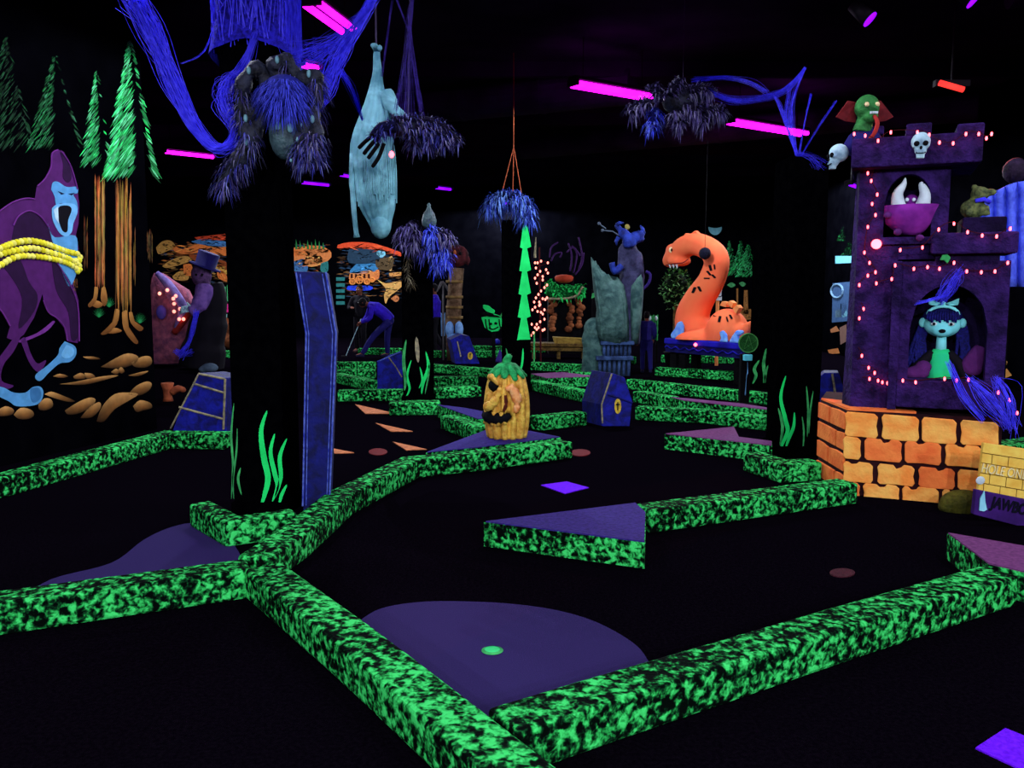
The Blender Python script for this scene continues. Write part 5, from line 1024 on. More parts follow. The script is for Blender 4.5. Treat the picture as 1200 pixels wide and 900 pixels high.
# ------------------------------------------------------------------ murals on the back wall
YW = Y1
def bw(x, y, d=.004): return at(x, y, YW-d*3)
def mural_piece(par, name, px, col, d=.004, sm=1, label=None):
    q = smoothpath([bw(x, y, d) for x, y in px+[px[0]]], 3)[:-1] if sm else [bw(x, y, d) for x, y in px]
    mb = MB(); mb.prism(q, (0, -.004, 0), col); o = part(par, name, mb, 'paint', label)
    xs = [p[0] for p in px]; ys = [p[1] for p in px]; wd, ht = max(xs)-min(xs), max(ys)-min(ys)
    if wd*ht > 40:
        mb = MB(); cx_, cy_ = sum(xs)/len(xs), sum(ys)/len(ys)
        for _ in range(int(min(26, wd*ht/7))):
            a_ = random.choice(px); f_ = rnd(.05, .8); x, y = lerp(cx_, a_[0], f_), lerp(cy_, a_[1], f_); L_ = rnd(.08, .2)*wd; h_ = rnd(.35, .9); k = random.choice([.25, .45, .7, 1.25, 1.4]); sl = rnd(-.25, .25)*L_
            mb.add([bw(x-L_/2, y-sl, d+.004), bw(x, y-h_, d+.004), bw(x+L_/2, y+sl, d+.004), bw(x, y+h_, d+.004)], [[0, 1, 2, 3]], tuple(min(255, c*k) for c in col))
        part(o, 'brush_strokes', mb, 'paint', kind='stuff')
    return o
OR, OD, TN, BR_, BLU_, TE = (226, 120, 56), (150, 70, 34), (196, 142, 70), (206, 70, 40), (64, 110, 160), (46, 120, 116)
m1 = thing('back_mural', 'fluorescent mural of orange rocks and logs far behind the top-hatted figure', 'mural', bw(228, 380))
for px, col, nm in (([(183, 290), (190, 283), (200, 282), (206, 290), (196, 294), (186, 298)], TN, 'painted_rock'), ([(202, 286), (214, 292), (232, 286), (250, 290), (270, 290), (270, 300), (240, 296), (216, 298), (204, 294)], OR, 'painted_log'), ([(228, 278), (246, 276), (270, 274), (270, 280), (250, 282), (234, 282)], BR_, 'painted_cloud'),
        ([(224, 283), (240, 280), (270, 284), (270, 289), (238, 287)], BLU_, 'painted_cloud'), ([(190, 312), (200, 305), (216, 300), (226, 304), (212, 310), (196, 314)], TN, 'painted_log'), ([(222, 298), (246, 300), (270, 310), (270, 318), (246, 310), (224, 304)], OD, 'painted_log'), ([(202, 324), (210, 318), (220, 320), (220, 328), (206, 328)], TN, 'painted_rock'),
        ([(215, 310), (224, 310), (226, 322), (216, 322)], OR, 'painted_rock'), ([(250, 304), (270, 312), (270, 322), (252, 316)], (214, 160, 70), 'painted_plank'), ([(254, 316), (262, 318), (268, 330), (256, 326)], OR, 'painted_rock'), ([(236, 296), (248, 290), (250, 300), (240, 300)], (80, 90, 110), 'painted_stone'), ([(252, 374), (270, 374), (270, 400), (254, 402)], (150, 80, 50), 'painted_boulder')):
    mural_piece(m1, nm, px, col)
for k in range(5): mural_piece(m1, 'painted_picket', [(257+k*3, 336-k % 2*2), (258.6+k*3, 336-k % 2*2), (258.6+k*3, 353), (257+k*3, 353)], (90, 210, 130), .006, 0)
mural_piece(m1, 'painted_banner', [(256, 356), (271, 356), (271, 366), (256, 366)], (255, 50, 150), .006, 0, 'hot pink band')
for k in range(4): mural_piece(m1, 'painted_picket', [(257+k*4, 368), (258.2+k*4, 368), (258.2+k*4, 372), (257+k*4, 372)], (150, 200, 190), .006, 0)
m2 = thing('back_mural', 'fluorescent mural of a village with blue roofs and orange wheels behind the players', 'mural', bw(420, 380))
for px, col, nm in (([(345, 290), (372, 288), (384, 292), (384, 296), (345, 300)], OR, 'painted_field'), ([(345, 294), (384, 292), (384, 306), (345, 312)], (220, 130, 70), 'painted_wall'), ([(345, 306), (358, 304), (360, 318), (345, 318)], BLU_, 'painted_roof'), ([(358, 300), (376, 300), (376, 310), (360, 312)], (230, 150, 80), 'painted_barrel'), ([(376, 308), (384, 306), (384, 318), (376, 318)], TE, 'painted_stripe'),
        ([(396, 287), (408, 284), (430, 284), (448, 288), (475, 298), (475, 302), (450, 294), (428, 290), (410, 290), (396, 291)], (230, 80, 44), 'painted_ridge'), ([(409, 292), (440, 291), (445, 302), (440, 308), (409, 308)], (40, 64, 84), 'painted_roof'), ([(440, 296), (448, 292), (452, 298), (446, 302)], (130, 200, 220), 'painted_lamp'), ([(418, 309), (440, 309), (440, 318), (410, 320)], (60, 130, 180), 'painted_roof'),
        ([(410, 320), (436, 317), (437, 327), (411, 329)], (232, 140, 76), 'painted_wagon'), ([(438, 318), (444, 316), (444, 326), (438, 328)], (226, 130, 70), 'painted_window'), ([(440, 304), (460, 302), (458, 316), (442, 314)], (92, 74, 50), 'painted_wall'), ([(455, 302), (460, 301), (459, 316), (456, 316)], (224, 170, 100), 'painted_post'),
        ([(408, 335), (434, 335), (434, 340), (408, 340)], (40, 70, 230), 'painted_base'), ([(440, 326), (452, 332), (466, 330), (474, 332), (466, 340), (456, 348), (452, 356), (450, 346), (452, 338)], (222, 166, 90), 'painted_branch'), ([(456, 320), (470, 319), (474, 322), (458, 324)], (220, 150, 80), 'painted_branch'), ([(458, 350), (464, 346), (468, 350), (464, 354)], (200, 120, 70), 'painted_branch')):
    mural_piece(m2, nm, px, col)
for k in range(8): mural_piece(m2, 'painted_tuft', [(346+k*4.5, 292), (347+k*4.5, 280+(k*37 % 5)), (349+k*4.5, 292)], (40, 120, 60), .006, 0)
for k in range(5): mural_piece(m2, 'painted_stripe', [(394, 325+k*7), (404, 325+k*7), (404, 329+k*7), (394, 329+k*7)], TE, .006, 0)
for cx_, cy_, r_ in ((413, 330, 3.2), (421, 328, 4.2), (430, 330, 3.0), (436, 328, 2.4)):
    o = part(m2, 'painted_wheel', MB().tube([bw(cx_+r_*math.cos(k*pi/6), cy_+r_*math.sin(k*pi/6), .01) for k in range(13)], .022, 5), mat('orange_wheel', (244, 150, 70)))
    for k in range(3): part(o, 'spoke', MB().tube([bw(cx_+r_*math.cos(k*pi/3+.3), cy_+r_*math.sin(k*pi/3+.3), .01), bw(cx_-r_*math.cos(k*pi/3+.3), cy_-r_*math.sin(k*pi/3+.3), .01)], .014, 4), mat('orange_wheel', (244, 150, 70)))
for x in range(411, 436, 5): mural_piece(m2, 'painted_window', [(x, 321), (x+2.4, 321), (x+2.4, 326), (x, 326)], (60, 24, 14), .008, 0)
m3 = thing('back_mural', 'night mural of a crescent moon and three green pines behind the serpent', 'mural', bw(860, 380))
mb = MB(); cx_, cy_ = 838, 266; out = [(cx_+8*math.cos(a), cy_+9.5*math.sin(a)) for a in [k*pi/12 for k in range(13)]]+[(cx_-7+14*k/8, cy_+1.2*math.sin(pi*k/8)) for k in range(9)]
mb.prism([bw(x, y) for x, y in out], (0, -.004, 0), (140, 215, 230)); part(m3, 'painted_moon', mb, 'paint', 'pale crescent moon')
def bwp(x, y, o): return bw(x, y, o)
for ap, bl, br, yb in (((855, 280), 844, 866, 322), ((868, 280), 858, 878, 316), ((877, 284), 862, 888, 324)): part(m3, 'painted_pine', strokes(MB(), bwp, ap, bl, br, yb, .8, 420, 1.15, .004), 'paint', kind='stuff')
for q in ([(852, 334), (857, 331), (862, 334), (857, 337)], [(866, 332), (870, 330), (874, 333), (870, 336)]): mural_piece(m3, 'painted_shrub', q, (70, 150, 90))
for q in ([(872, 340), (876, 340), (877, 368), (871, 368)], [(863, 338), (865, 338), (865, 364), (863, 364)], [(868, 364), (880, 362), (882, 374), (866, 376)]): mural_piece(m3, 'painted_trunk', q, (150, 100, 52), .004, 0)
sg = thing('letter_sign', 'small white sign with letter U standing behind the serpent', 'sign', V((at(842, 345, 17).x, 17, 0)))
part(sg, 'board', MB().box(at(842, 345, 17), (.13, .03, .24)), 'white'); part(sg, 'post', MB().tube([V((at(842, 345, 17).x, 17.03, 0)), at(841, 352, 17.03)], .035, 8), 'orange_hi')
textobj(sg, 'U', at(840, 348, 16.97), V((1, 0, 0)), V((0, 0, 1)), .17, 'letter_d')
# right-hand wall: glimpses either side of the near right pillar
XR = X1
def rw(x, y, d=.006): return onplane(x, y, V((XR-d, 0, 0)), V((-1, 0, 0)))
m4 = thing('side_mural', 'blue-grey machine and skull mural between right pillar and tower', 'mural', rw(985, 420))
for px, col, nm in (([(979, 300), (999, 300), (999, 308), (979, 309)], (110, 190, 210), 'painted_panel'), ([(976, 332), (997, 330), (997, 376), (975, 378)], (60, 90, 130), 'painted_machine'), ([(979, 364), (986, 362), (986, 372), (979, 372)], (90, 120, 140), 'painted_box'), ([(973, 386), (980, 382), (984, 388), (974, 390)], (170, 110, 70), 'painted_hand'), ([(985, 356), (992, 355), (993, 370), (988, 372), (985, 366)], (140, 220, 225), 'painted_skull'), ([(970, 410), (982, 408), (984, 414), (972, 415)], (180, 110, 60), 'painted_rock'), ([(984, 384), (992, 380), (992, 400), (985, 404)], (120, 90, 80), 'painted_limb')):
    q = [rw(x, y) for x, y in px]; mb = MB().prism(q, (-.004, 0, 0), col); part(m4, nm, mb, 'paint')
part(m4, 'painted_ring', MB().tube([rw(981+7*math.cos(k*pi/8), 341+8*math.sin(k*pi/8), .02) for k in range(17)], .025, 6), mat('pale_blue_ring', (120, 160, 190)))
def rwp(x, y, o): return rw(x, y, .006+o)
for ap, bl, br, yb in (((988, 265), 980, 990, 282), ((996, 282), 986, 1000, 300), ((922, 270), 920, 926, 286)): part(m4, 'painted_pine', strokes(MB(), rwp, ap, bl, br, yb, .9, 60, .9, .002), 'paint', kind='stuff')
m5 = thing('side_mural', 'narrow strip of trunk and ghost mural left of the near right pillar', 'mural', rw(915, 420))
for px, col, nm in (([(912, 335), (918, 335), (917, 358), (912, 358)], (180, 120, 56), 'painted_trunk'), ([(911, 362), (916, 361), (917, 370), (910, 372)], (120, 190, 230), 'painted_ghost'), ([(912, 374), (916, 374), (916, 380), (911, 380)], (190, 100, 60), 'painted_hand'), ([(910, 386), (914, 380), (916, 392), (908, 396)], (170, 100, 60), 'painted_hand'), ([(904, 398), (913, 396), (913, 401), (906, 402)], (200, 140, 90), 'painted_rock')):
    part(m5, nm, MB().prism([rw(x, y) for x, y in px], (-.004, 0, 0), col), 'paint')
m6 = thing('side_mural', 'dim brown trunk outline and rock painted on the wall right of the tower', 'mural', rw(1188, 480))
part(m6, 'painted_trunk', MB().tube(smoothpath([rw(1179, 338), rw(1176, 380), rw(1174, 415), rw(1180, 426)], 4), .03, 6, flat=.3), mat('tan_line_paint', (150, 110, 56)))
part(m6, 'painted_rock', MB().prism([rw(x, y) for x, y in ((1168, 438), (1180, 432), (1186, 440), (1176, 444))], (-.004, 0, 0), (190, 130, 60)), 'paint')
# ------------------------------------------------------------------ people far back
def person(label, foot_px, H, face, pose, top, legs, shoe, club=False):
    b = gp(*foot_px); s = H/1.7; rot = Matrix.Rotation(face, 3, 'Z'); L = lambda x, y, z: b+rot @ (V((x, y, z))*s)
    t = thing('person', label, 'person', b, 'players at the back')
    J = {k: L(*v) for k, v in pose.items()}
    def tb(mb, names, rr, k=1.0): mb.tube(smoothpath([J[n] for n in names], 3), [r*s*k for r in sum(([lerp(a, c_, i/3) for i in range(3)] for a, c_ in zip(rr[:-1], rr[1:])), [])+[rr[-1]]], 10)
    hd = J['head']; up = (hd-J['neck']).normalized(); fw = rot @ V((0, 1, 0)); sd = rot @ V((1, 0, 0))
    mb = MB(); tb(mb, ['pelvis', 'waist', 'chest', 'neck', 'head'], [.13, .115, .14, .055, .06])
    mb.ball(hd, (.078*s, .095*s, .115*s), 14, 10, rot).ball(hd+fw*.095*s-up*.01*s, .018*s, 6, 5).ball(hd+sd*.08*s, .02*s, 6, 5).ball(hd-sd*.08*s, .02*s, 6, 5)
    for q in 'LR':
        tb(mb, ['sh'+q, 'el'+q, 'wr'+q], [.055, .042, .03]); tb(mb, ['hip'+q, 'kn'+q, 'an'+q], [.085, .058, .04]); tb(mb, ['an'+q, 'to'+q], [.04, .035])
        d = (J['wr'+q]-J['el'+q]).normalized(); w_, h_ = frame(d); p = J['wr'+q]; mb.tube([p, p+d*.08*s], [.03*s, .04*s], 8)
        for k in range(4): mb.tube([p+d*.07*s+w_*(k-1.5)*.019*s, p+d*(.12+.01*(k in (1, 2)))*s+w_*(k-1.5)*.021*s, p+d*.15*s+w_*(k-1.5)*.02*s-h_*.03*s], [.011*s, .01*s, .008*s], 6)
        mb.tube([p+d*.03*s-w_*.03*s, p+d*.07*s-w_*.06*s, p+d*.1*s-w_*.055*s], [.013*s, .012*s, .009*s], 6)
    o = part(t, 'body', mb, 'skin', None, True); blob(o, .014*s, 1)
    mb = MB(); tb(mb, ['pelvis', 'waist', 'chest'], [.16, .145, .16]); tb(mb, ['chest', 'neck'], [.15, .075])
    for q in 'LR': tb(mb, ['sh'+q, 'el'+q, 'wr'+q], [.075, .06, .048])
    for q in 'LR': mb.tube([J['chest']+(J['neck']-J['chest'])*.4, J['sh'+q]], [.1*s, .075*s], 10)
    o = part(t, 'top', mb, top, None, True); blob(o, .025*s, 2)
    mb = MB(); tb(mb, ['waist', 'pelvis'], [.13, .15])
    for q in 'LR': tb(mb, ['hip'+q, 'kn'+q, 'an'+q], [.1, .075, .06]); mb.tube([J['pelvis'], J['hip'+q]], [.12*s, .1*s], 10)
    o = part(t, 'trousers', mb, legs, None, True); blob(o, .025*s, 2)
    for q in 'LR': part(t, 'shoe', MB().tube([J['an'+q]-fw*.05*s-V((0, 0, .03*s)), J['an'+q]+fw*.05*s-V((0, 0, .035*s)), J['to'+q]], [.045*s, .05*s, .035*s], 8), shoe, None, True)
    h = part(t, 'hair', MB().ball(hd+up*.025*s-fw*.025*s, (.09*s, .1*s, .115*s), 12, 8, rot), 'hair', None, True)
    for a in (-.03, .03): part(t, 'eye', MB().ball(hd+fw*.088*s+sd*a*s+up*.012*s, .009*s, 6, 5), 'white', None, True)
    return t, J
ST = dict(pelvis=(0, 0, .92), waist=(0, .0, 1.08), chest=(0, .0, 1.3), neck=(0, 0, 1.47), head=(0, .03, 1.6), shL=(-.18, 0, 1.4), shR=(.18, 0, 1.4), elL=(-.24, .0, 1.13), elR=(.24, .02, 1.13), wrL=(-.24, .1, .9), wrR=(.22, .16, .95), hipL=(-.09, 0, .9), hipR=(.09, 0, .9), knL=(-.1, .04, .5), knR=(.11, .02, .5), anL=(-.1, 0, .08), anR=(.12, -.03, .08), toL=(-.1, .15, .035), toR=(.13, .12, .035))
person('person in black clothing standing with a pale sleeve near the striped post', (423, 413), 1.6, pi*.9, {**ST, 'wrR': (.1, .28, 1.15), 'elR': (.26, .1, 1.15)}, 'cloth_k', 'cloth_k', 'shoe_p')
BENT = {**ST, 'pelvis': (0, -.1, .88), 'waist': (0, .0, 1.02), 'chest': (0, .22, 1.18), 'neck': (0, .4, 1.26), 'head': (0, .52, 1.3), 'shL': (-.18, .32, 1.22), 'shR': (.18, .32, 1.22), 'elL': (-.2, .36, .95), 'elR': (.2, .42, .96), 'wrL': (-.08, .55, .85), 'wrR': (.06, .56, .84), 'hipL': (-.09, -.1, .86), 'hipR': (.09, -.1, .86), 'knL': (-.1, .28, .52), 'knR': (.1, -.05, .47), 'anL': (-.1, .55, .1), 'anR': (.1, -.05, .08), 'toL': (-.1, .7, .05), 'toR': (.1, .1, .035)}
P_, J_ = person('person in a violet jacket bending forward to putt behind the second pillar', (452, 419), 1.6, pi/2+.2, BENT, 'cloth_v', 'cloth_n', 'shoe')
h = (J_['wrL']+J_['wrR'])/2; g_ = h+V((-.35, -.05, 0)); g_.z = .02
CL = thing('putter', 'thin golf putter held by the bending player', 'golf club', g_); part(CL, 'shaft', MB().tube([h+V((0, 0, .08)), g_+V((0, 0, .03))], .009, 6), 'skull'); part(CL, 'club_head', MB().box(g_+V((-.04, 0, .02)), (.12, .04, .035)), 'housing', bevel=.006)
person('person in a long violet top half hidden by the second pillar', (510, 416), 1.62, pi*.55, {**ST, 'anR': (.12, -.25, .12), 'toR': (.12, -.12, .06), 'knR': (.1, .0, .52)}, 'cloth_v', 'cloth_k', 'shoe')
person('small child in navy clothes beside the winged statue', (757, 437), 1.1, 0, ST, 'cloth_n', 'cloth_n', 'shoe')
# ------------------------------------------------------------------ props at the left behind the coffin
tb_ = gp(222, 432); YF = tb_.y; af = lambda x, y, d=0: at(x, y, YF+d)
TH = thing('costumed_figure', 'tall leaning figure in dark blue top hat and black coat with lilac sleeve', 'figure', V((af(240, 432).x, YF, 0)))
o = part(TH, 'head', MB().ball(af(236, 322), (.19, .2, .24), 14, 10).ball(af(230, 326, -.15), (.06, .07, .06), 8, 6).tube([af(238, 330), af(244, 345)], [.1, .13], 10), mat('mauve_mask', (96, 64, 110), (60, 40, 74), 12, .85, .5), None, True); blob(o, .03, 2)
hb = af(240, 313); hr = Matrix.Rotation(.35, 3, 'Y')
part(TH, 'hat', MB().loft([[hb+hr @ V((math.cos(2*pi*i/20)*a, math.sin(2*pi*i/20)*a, z)) for i in range(20)] for z, a in ((0, .3), (.02, .3), (.03, .19), (.28, .2), (.29, .18))]), 'hat', 'dark blue top hat', True)
for x in (230, 237): part(TH, 'eye', MB().ball(af(x, 322, -.19), .025, 8, 6), 'dark', None, True)
o = part(TH, 'coat', MB().tube(smoothpath([V((af(236, 432).x, YF, .02)), af(240, 400), af(246, 370), af(247, 345), af(244, 336)], 4), [.42]*4+[.36]*4+[.3]*4+[.28]*4+[.16], 16), 'cloth_k', None, True); blob(o, .04, 3)
o = part(TH, 'sleeve', MB().tube(smoothpath([af(240, 336, -.2), af(238, 348, -.3), af(231, 360, -.36), af(222, 366, -.4)], 4), [.17]*4+[.16]*4+[.12]*4+[.06], 12), 'mauvecloth', None, True); blob(o, .03, 2)
p = af(224, 362, -.42); mb = MB().ball(p, (.09, .05, .07), 8, 6)
for k in range(4): mb.tube([p+V((-.05, -.01, -.04+.03*k)), p+V((-.15, -.03, -.06+.03*k)), p+V((-.2, -.02, -.1+.03*k))], [.022, .02, .012], 6)
mb.tube([p+V((0, -.03, .05)), p+V((-.06, -.05, .12))], [.022, .014], 6); part(TH, 'hand', mb, 'skull', None, True)
web([([(231, 365, 15.6), (226, 385, 15.6), (222, 400, 15.6), (213, 414, 15.6)], 16, [.04, .04, .03, .06], .012), ([(206, 412, 15.6), (214, 416, 15.6), (224, 412, 15.6)], 10, .05, .01)], 'blue web hanging from the sleeve of the top-hatted figure')
PF = thing('lit_draped_figure', 'pink and mauve draped figure studded with small lights left of the top hat', 'figure', V((af(194, 425, .6).x, YF+.6, 0)))
rings = []
for k, (x, y, r) in enumerate(((192, 425, .42), (194, 400, .4), (198, 380, .42), (202, 358, .44), (198, 340, .36), (190, 328, .2), (186, 320, .08))):
    cc = af(x, y, .6); cc.z = max(cc.z, .02); rings.append([cc+V((math.cos(2*pi*i/28)*r*(1+.12*math.sin(i*2.1+k)), math.sin(2*pi*i/28)*r*.7*(1+.12*math.sin(i*1.7+k)), 0)) for i in range(28)])
part(PF, 'robe', MB().loft(rings), 'pink', None, True)
part(PF, 'hood_edge', MB().tube(smoothpath([af(184, 320, .3), af(196, 332, .25), af(208, 348, .2), af(214, 362, .2), af(206, 384, .25)], 4), [.05, .06, .07, .08]+[.09]*9+[.07, .06, .05, .04], 8), mat('lilac_edge', (150, 130, 200), (110, 90, 160), 9), None, True)
part(PF, 'hand', MB().ball(af(189, 366, .2), (.1, .08, .14), 10, 8), mat('violet_patch', (100, 80, 190)), None, True)
for x, y in ((196, 340), (203, 350), (206, 347), (204, 356), (211, 362), (204, 365), (215, 374), (210, 374), (187, 344)): part(PF, 'bulb', MB().ball(af(x, y, .12), .035, 8, 6), 'bulb_w', None, True)
part(PF, 'sash', MB().tube(smoothpath([af(226, 360, .2), af(216, 376, .2), af(204, 390, .3)], 4), .06, 8), 'tongue', None, True)
c = gp(197, 470); ST_ = thing('orange_stump', 'orange hollow stump below the mural beside the gold-banded coffin', 'stump', c)
part(ST_, 'trunk', MB().lathe(c, [(.07, 0), (.055, .06), (.06, .15), (.085, .24), (.08, .25), (.05, .22)], 14), 'stump', None, True)
part(ST_, 'root', MB().tube(smoothpath([c+V((.05, 0, .12)), c+V((.15, 0, .17)), c+V((.24, 0, .14))], 3), [.05]*4+[.04]*2+[.02], 8), 'stump', None, True)
o = solo('pale_stone', MB().ball(gp(246, 436)+V((0, 0, .08)), (.16, .12, .09), 12, 8).ball(gp(240, 436)+V((0, 0, .05)), (.12, .1, .07), 10, 8), mat('grey_blue_rock', (90, 110, 130)), 'grey-blue stone at the foot of the top-hatted figure', 'stone', smooth=True); blob(o, .025, 2)
o = solo('brown_boulder', MB().ball(gp(264, 412)+V((0, 1.0, .45)), (.3, .3, .35), 12, 8).ball(gp(262, 412)+V((0, .9, .2)), (.33, .3, .25), 12, 8), 'rock', 'brown boulder pile between the top-hatted figure and the near pillar', 'boulder', smooth=True); blob(o, .05, 2)
# ------------------------------------------------------------------ props between the pillars
def cutout(name, label, cat, px, Y, th, m, bevel=.01):
    pts = [at(x, y, Y) for x, y in px]; zb = min(p.z for p in pts); c = sum(pts, V((0, 0, 0)))/len(pts)
    t = thing(name, label, cat, V((c.x, Y+th/2, min(max(zb, 0), .02)))); part(t, 'panel', MB().prism(pts, (0, th, 0)), m, bevel=bevel)
    if zb > .05: part(t, 'stand', MB().box(V((c.x, Y+th+.04, zb/2+.1)), (.08, .06, zb+.2)), 'black')
    return t
YO = 18.0; ao = lambda x, y, d=0: at(x, y, YO+d)
TT = thing('totem_pole', 'brown totem pole with dark red mask head and light blue feet', 'totem', V((ao(529, 395).x, YO, 0)))
o = part(TT, 'shaft', MB().tube([V((ao(532, 400).x, YO+.1, .02)), ao(531, 375, .1), ao(533, 345, .1), ao(535, 314, .1)], [.16, .17, .15, .16], 14), 'totem', None, True)
for y in (330, 348, 360, 372): part(TT, 'carved_ring', MB().tube([ao(532.5, y+1.5, .1), ao(532.5, y-1.5, .1)], .185, 14), mat('ochre_ring', (130, 104, 60), (90, 66, 36), 9), None, True)
o = part(TT, 'mask', MB().ball(ao(535, 300, .05), (.26, .2, .24), 14, 10).tube([ao(524, 300), ao(520, 310), ao(518, 318)], [.06, .05, .02], 8).tube([ao(545, 298), ao(549, 305), ao(548, 312)], [.06, .05, .02], 8).ball(ao(534, 306, -.1), .07, 8, 6), 'totemred', None, True); blob(o, .03, 2)
for x in (530, 539): part(TT, 'eye', MB().ball(ao(x, 297, -.16), .035, 8, 6), 'dark', None, True)
part(TT, 'forehead_mark', MB().ball(ao(533, 296, -.18), (.03, .02, .06), 8, 6), 'stump', None, True)
for x in (527, 538): part(TT, 'foot', MB().ball(ao(x, 386, -.15), (.09, .14, .17), 10, 8), 'foot', None, True)
part(TT, 'foot_block', MB().box(ao(533, 394, -.1), (.3, .3, .12)), 'foot', bevel=.03)
o = solo('reaper_arm', MB().tube(smoothpath([ao(518, 330, .3), ao(523, 336, .3), ao(527, 344, .3)], 3), [.03, .035, .035, .03, .025, .02, .01], 6).tube(smoothpath([ao(512, 342, .3), ao(516, 334, .3), ao(518, 330, .3)], 3), [.012, .02, .03, .035, .035, .035, .03], 6).tube([V((ao(519, 395, .3).x, YO+.35, 0)), ao(519, 332, .35)], .02, 6), mat('dim_grey_bone', (96, 92, 96)), 'pair of dim grey bony arms on a stick left of the totem', 'bones', smooth=True)
cutout('blue_post', 'light blue cat-eared post left of the totem pole', 'post', [(526.5-10, 366), (529-10, 370), (531.5-10, 366), (531-10, 394), (527-10, 394)], 18.6, .06, 'foot')
JB = cutout('pumpkin_board', 'neon green jack-o-lantern cut-out board with tilted hat', 'cut-out', [(564, 372), (568, 384), (576, 389), (584, 388), (588, 382), (589, 374), (586, 370), (580, 368), (570, 371)], 18.5, .05, 'neon')
p18 = lambda x, y, d=0: at(x, y, 18.5+d)
part(JB, 'hat', MB().prism([p18(x, y, -.03) for x, y in ((566, 357), (572, 358), (580, 364), (579, 368), (570, 365), (566, 361))], (0, .06, 0)), 'neon', bevel=.008)
part(JB, 'hat_band', MB().prism([p18(x, y, -.04) for x, y in ((564, 366), (584, 370), (586, 372), (566, 370))], (0, .04, 0)), 'black')
part(JB, 'stalk', MB().tube([p18(588, 372, .02), p18(590, 366, .02), p18(592, 362, .02)], [.05, .04, .03], 6), 'neon2')
for x, y in ((575, 379.5), (581, 379)): part(JB, 'eye', MB().ball(p18(x, y, -.01), (.035, .02, .03), 8, 6), 'dark', None, True)
for x in (569, 573, 585): part(JB, 'rib_line', MB().tube(smoothpath([p18(x, 374, -.01), p18(x+.5, 380, -.01), p18(x+2, 386, -.01)], 3), .014, 5), 'dark')
part(JB, 'grin', MB().tube(smoothpath([p18(573, 384, -.01), p18(578, 386, -.01), p18(584, 383, -.01)], 3), .014, 5), 'dark')
c = gp(582, 404); o = solo('blue_lump', MB().ball(c+V((0, 0, .08)), (.1, .1, .09), 10, 8).ball(c+V((-.05, 0, .04)), (.08, .08, .06), 10, 8), 'coffin', 'small blue lump on the floor below the neon jack-o-lantern', 'rock', smooth=True); blob(o, .02, 2)
c = gp(586, 424); o = solo('violet_cone', MB().lathe(c, [(.1, 0), (.09, .05), (.05, .15), (.012, .26)], 12), 'plat', 'small violet cone behind the pumpkin stalk', 'cone', smooth=True)
# lit string figure
YL = 17.0; al = lambda x, y, d=0: at(x, y, YL+d)
LF = thing('lit_string_figure', 'curly figure of pinkish string lights right of the third pillar', 'string lights', V((al(634, 398).x, YL, 0)))
PB = [(630, 308), (627, 308), (634, 306), (642, 308), (628, 314), (633, 318), (630, 322), (636, 324), (640, 316), (642, 320), (627, 326), (629, 332), (636, 328), (641, 334), (638, 337), (634, 341), (631, 345), (628, 349), (626, 354), (632, 354), (636, 350), (639, 351), (641, 349), (624, 363), (627, 360), (630, 365), (634, 366), (638, 363), (632, 358), (633, 357), (636, 368), (638, 374), (633, 377), (629, 380), (627, 384), (623, 380), (631, 384), (636, 387), (638, 386), (625, 390), (622, 393), (629, 386)]
part(LF, 'wire', MB().tube(smoothpath([al(x, y) for x, y in PB], 2), .008, 4), 'wire')
part(LF, 'frame_post', MB().tube([V((al(634, 400).x, YL+.05, 0)), al(632, 290, .05)], .02, 6), 'wire')
m0 = None
for x, y in PB:
    p = al(x, y, -.03)
    if m0 is None: b = part(LF, 'bulb', MB().ball(p, (.02, .02, .028), 8, 6), 'bulb_w', None, True); m0 = b.data; org2 = p-WL[LF.name]
    else: b = bpy.data.objects.new('bulb', m0); COL.objects.link(b); b.parent = LF; b.location = p-WL[LF.name]-org2
part(LF, 'green_stem', MB().tube([V((al(626, 398).x, YL, 0)), al(626, 388)], .02, 6), 'neon2'); part(LF, 'candle', MB().tube([al(627, 302), al(627, 294), al(628, 278)], [.03, .025, .01], 6), 'coffin_trim')
# stone well with green leafy cap
YV = 20.0; av = lambda x, y, d=0: at(x, y, YV+d)
WE = thing('stone_well', 'dark well of brown stones under a bright green leafy cap', 'well', V((av(661, 388).x, YV+.4, 0)))
part(WE, 'core', MB().prism([V((av(x, 380).x, YV+d, 0)) for x, d in ((643, .1), (682, .1), (682, .8), (643, .8))], (0, 0, av(660, 350).z)), 'black')
for k in range(26):
    side = k % 3; x = (644, 668, 680)[side]+rnd(-2.5, 2.5) if side else 648+rnd(-3, 3); y = 352+(k//3)*4.2
    if y > 386: continue
    s = rnd(.05, .085); part(WE, 'stone', MB().ball(av(x, y, .06), (s*1.2, s*.8, s), 8, 6, Matrix.Rotation(rnd(-.5, .5), 3, 'Y')), 'rock', None, True)
mb = MB()
for _ in range(340):
    x = rnd(640, 684); y = rnd(334, 349)-(6 if x < 652 else 0)*rnd(0, 1); p = av(x, y, rnd(-.15, .15)); k = rnd(.55, 1.1)
    mb.blade(p, V((rnd(-.6, .6), rnd(-1, -.2), rnd(-.2, .8))), rnd(.1, .2), .06, .6, tuple(q*k for q in (40, 200, 90)))
mb.tube([av(641, 342, 0), av(660, 344, 0), av(682, 340, 0)], [.12, .16, .1], 10, (16, 90, 40)); part(WE, 'leafy_cap', mb, 'carpet', 'bright green leafy cap')
part(WE, 'cap_edge', MB().tube(smoothpath([av(642, 350, -.15), av(662, 350, -.18), av(676, 346, -.16), av(683, 336, -.12)], 4), .03, 6), 'coffin_trim', None, True)
part(WE, 'red_dish', MB().lathe(av(661, 332, 0), [(.08, 0), (.2, .06), (.22, .14), (.18, .18), (.08, .2)], 16), mat('dull_red_orange', (170, 60, 36)), None, True)
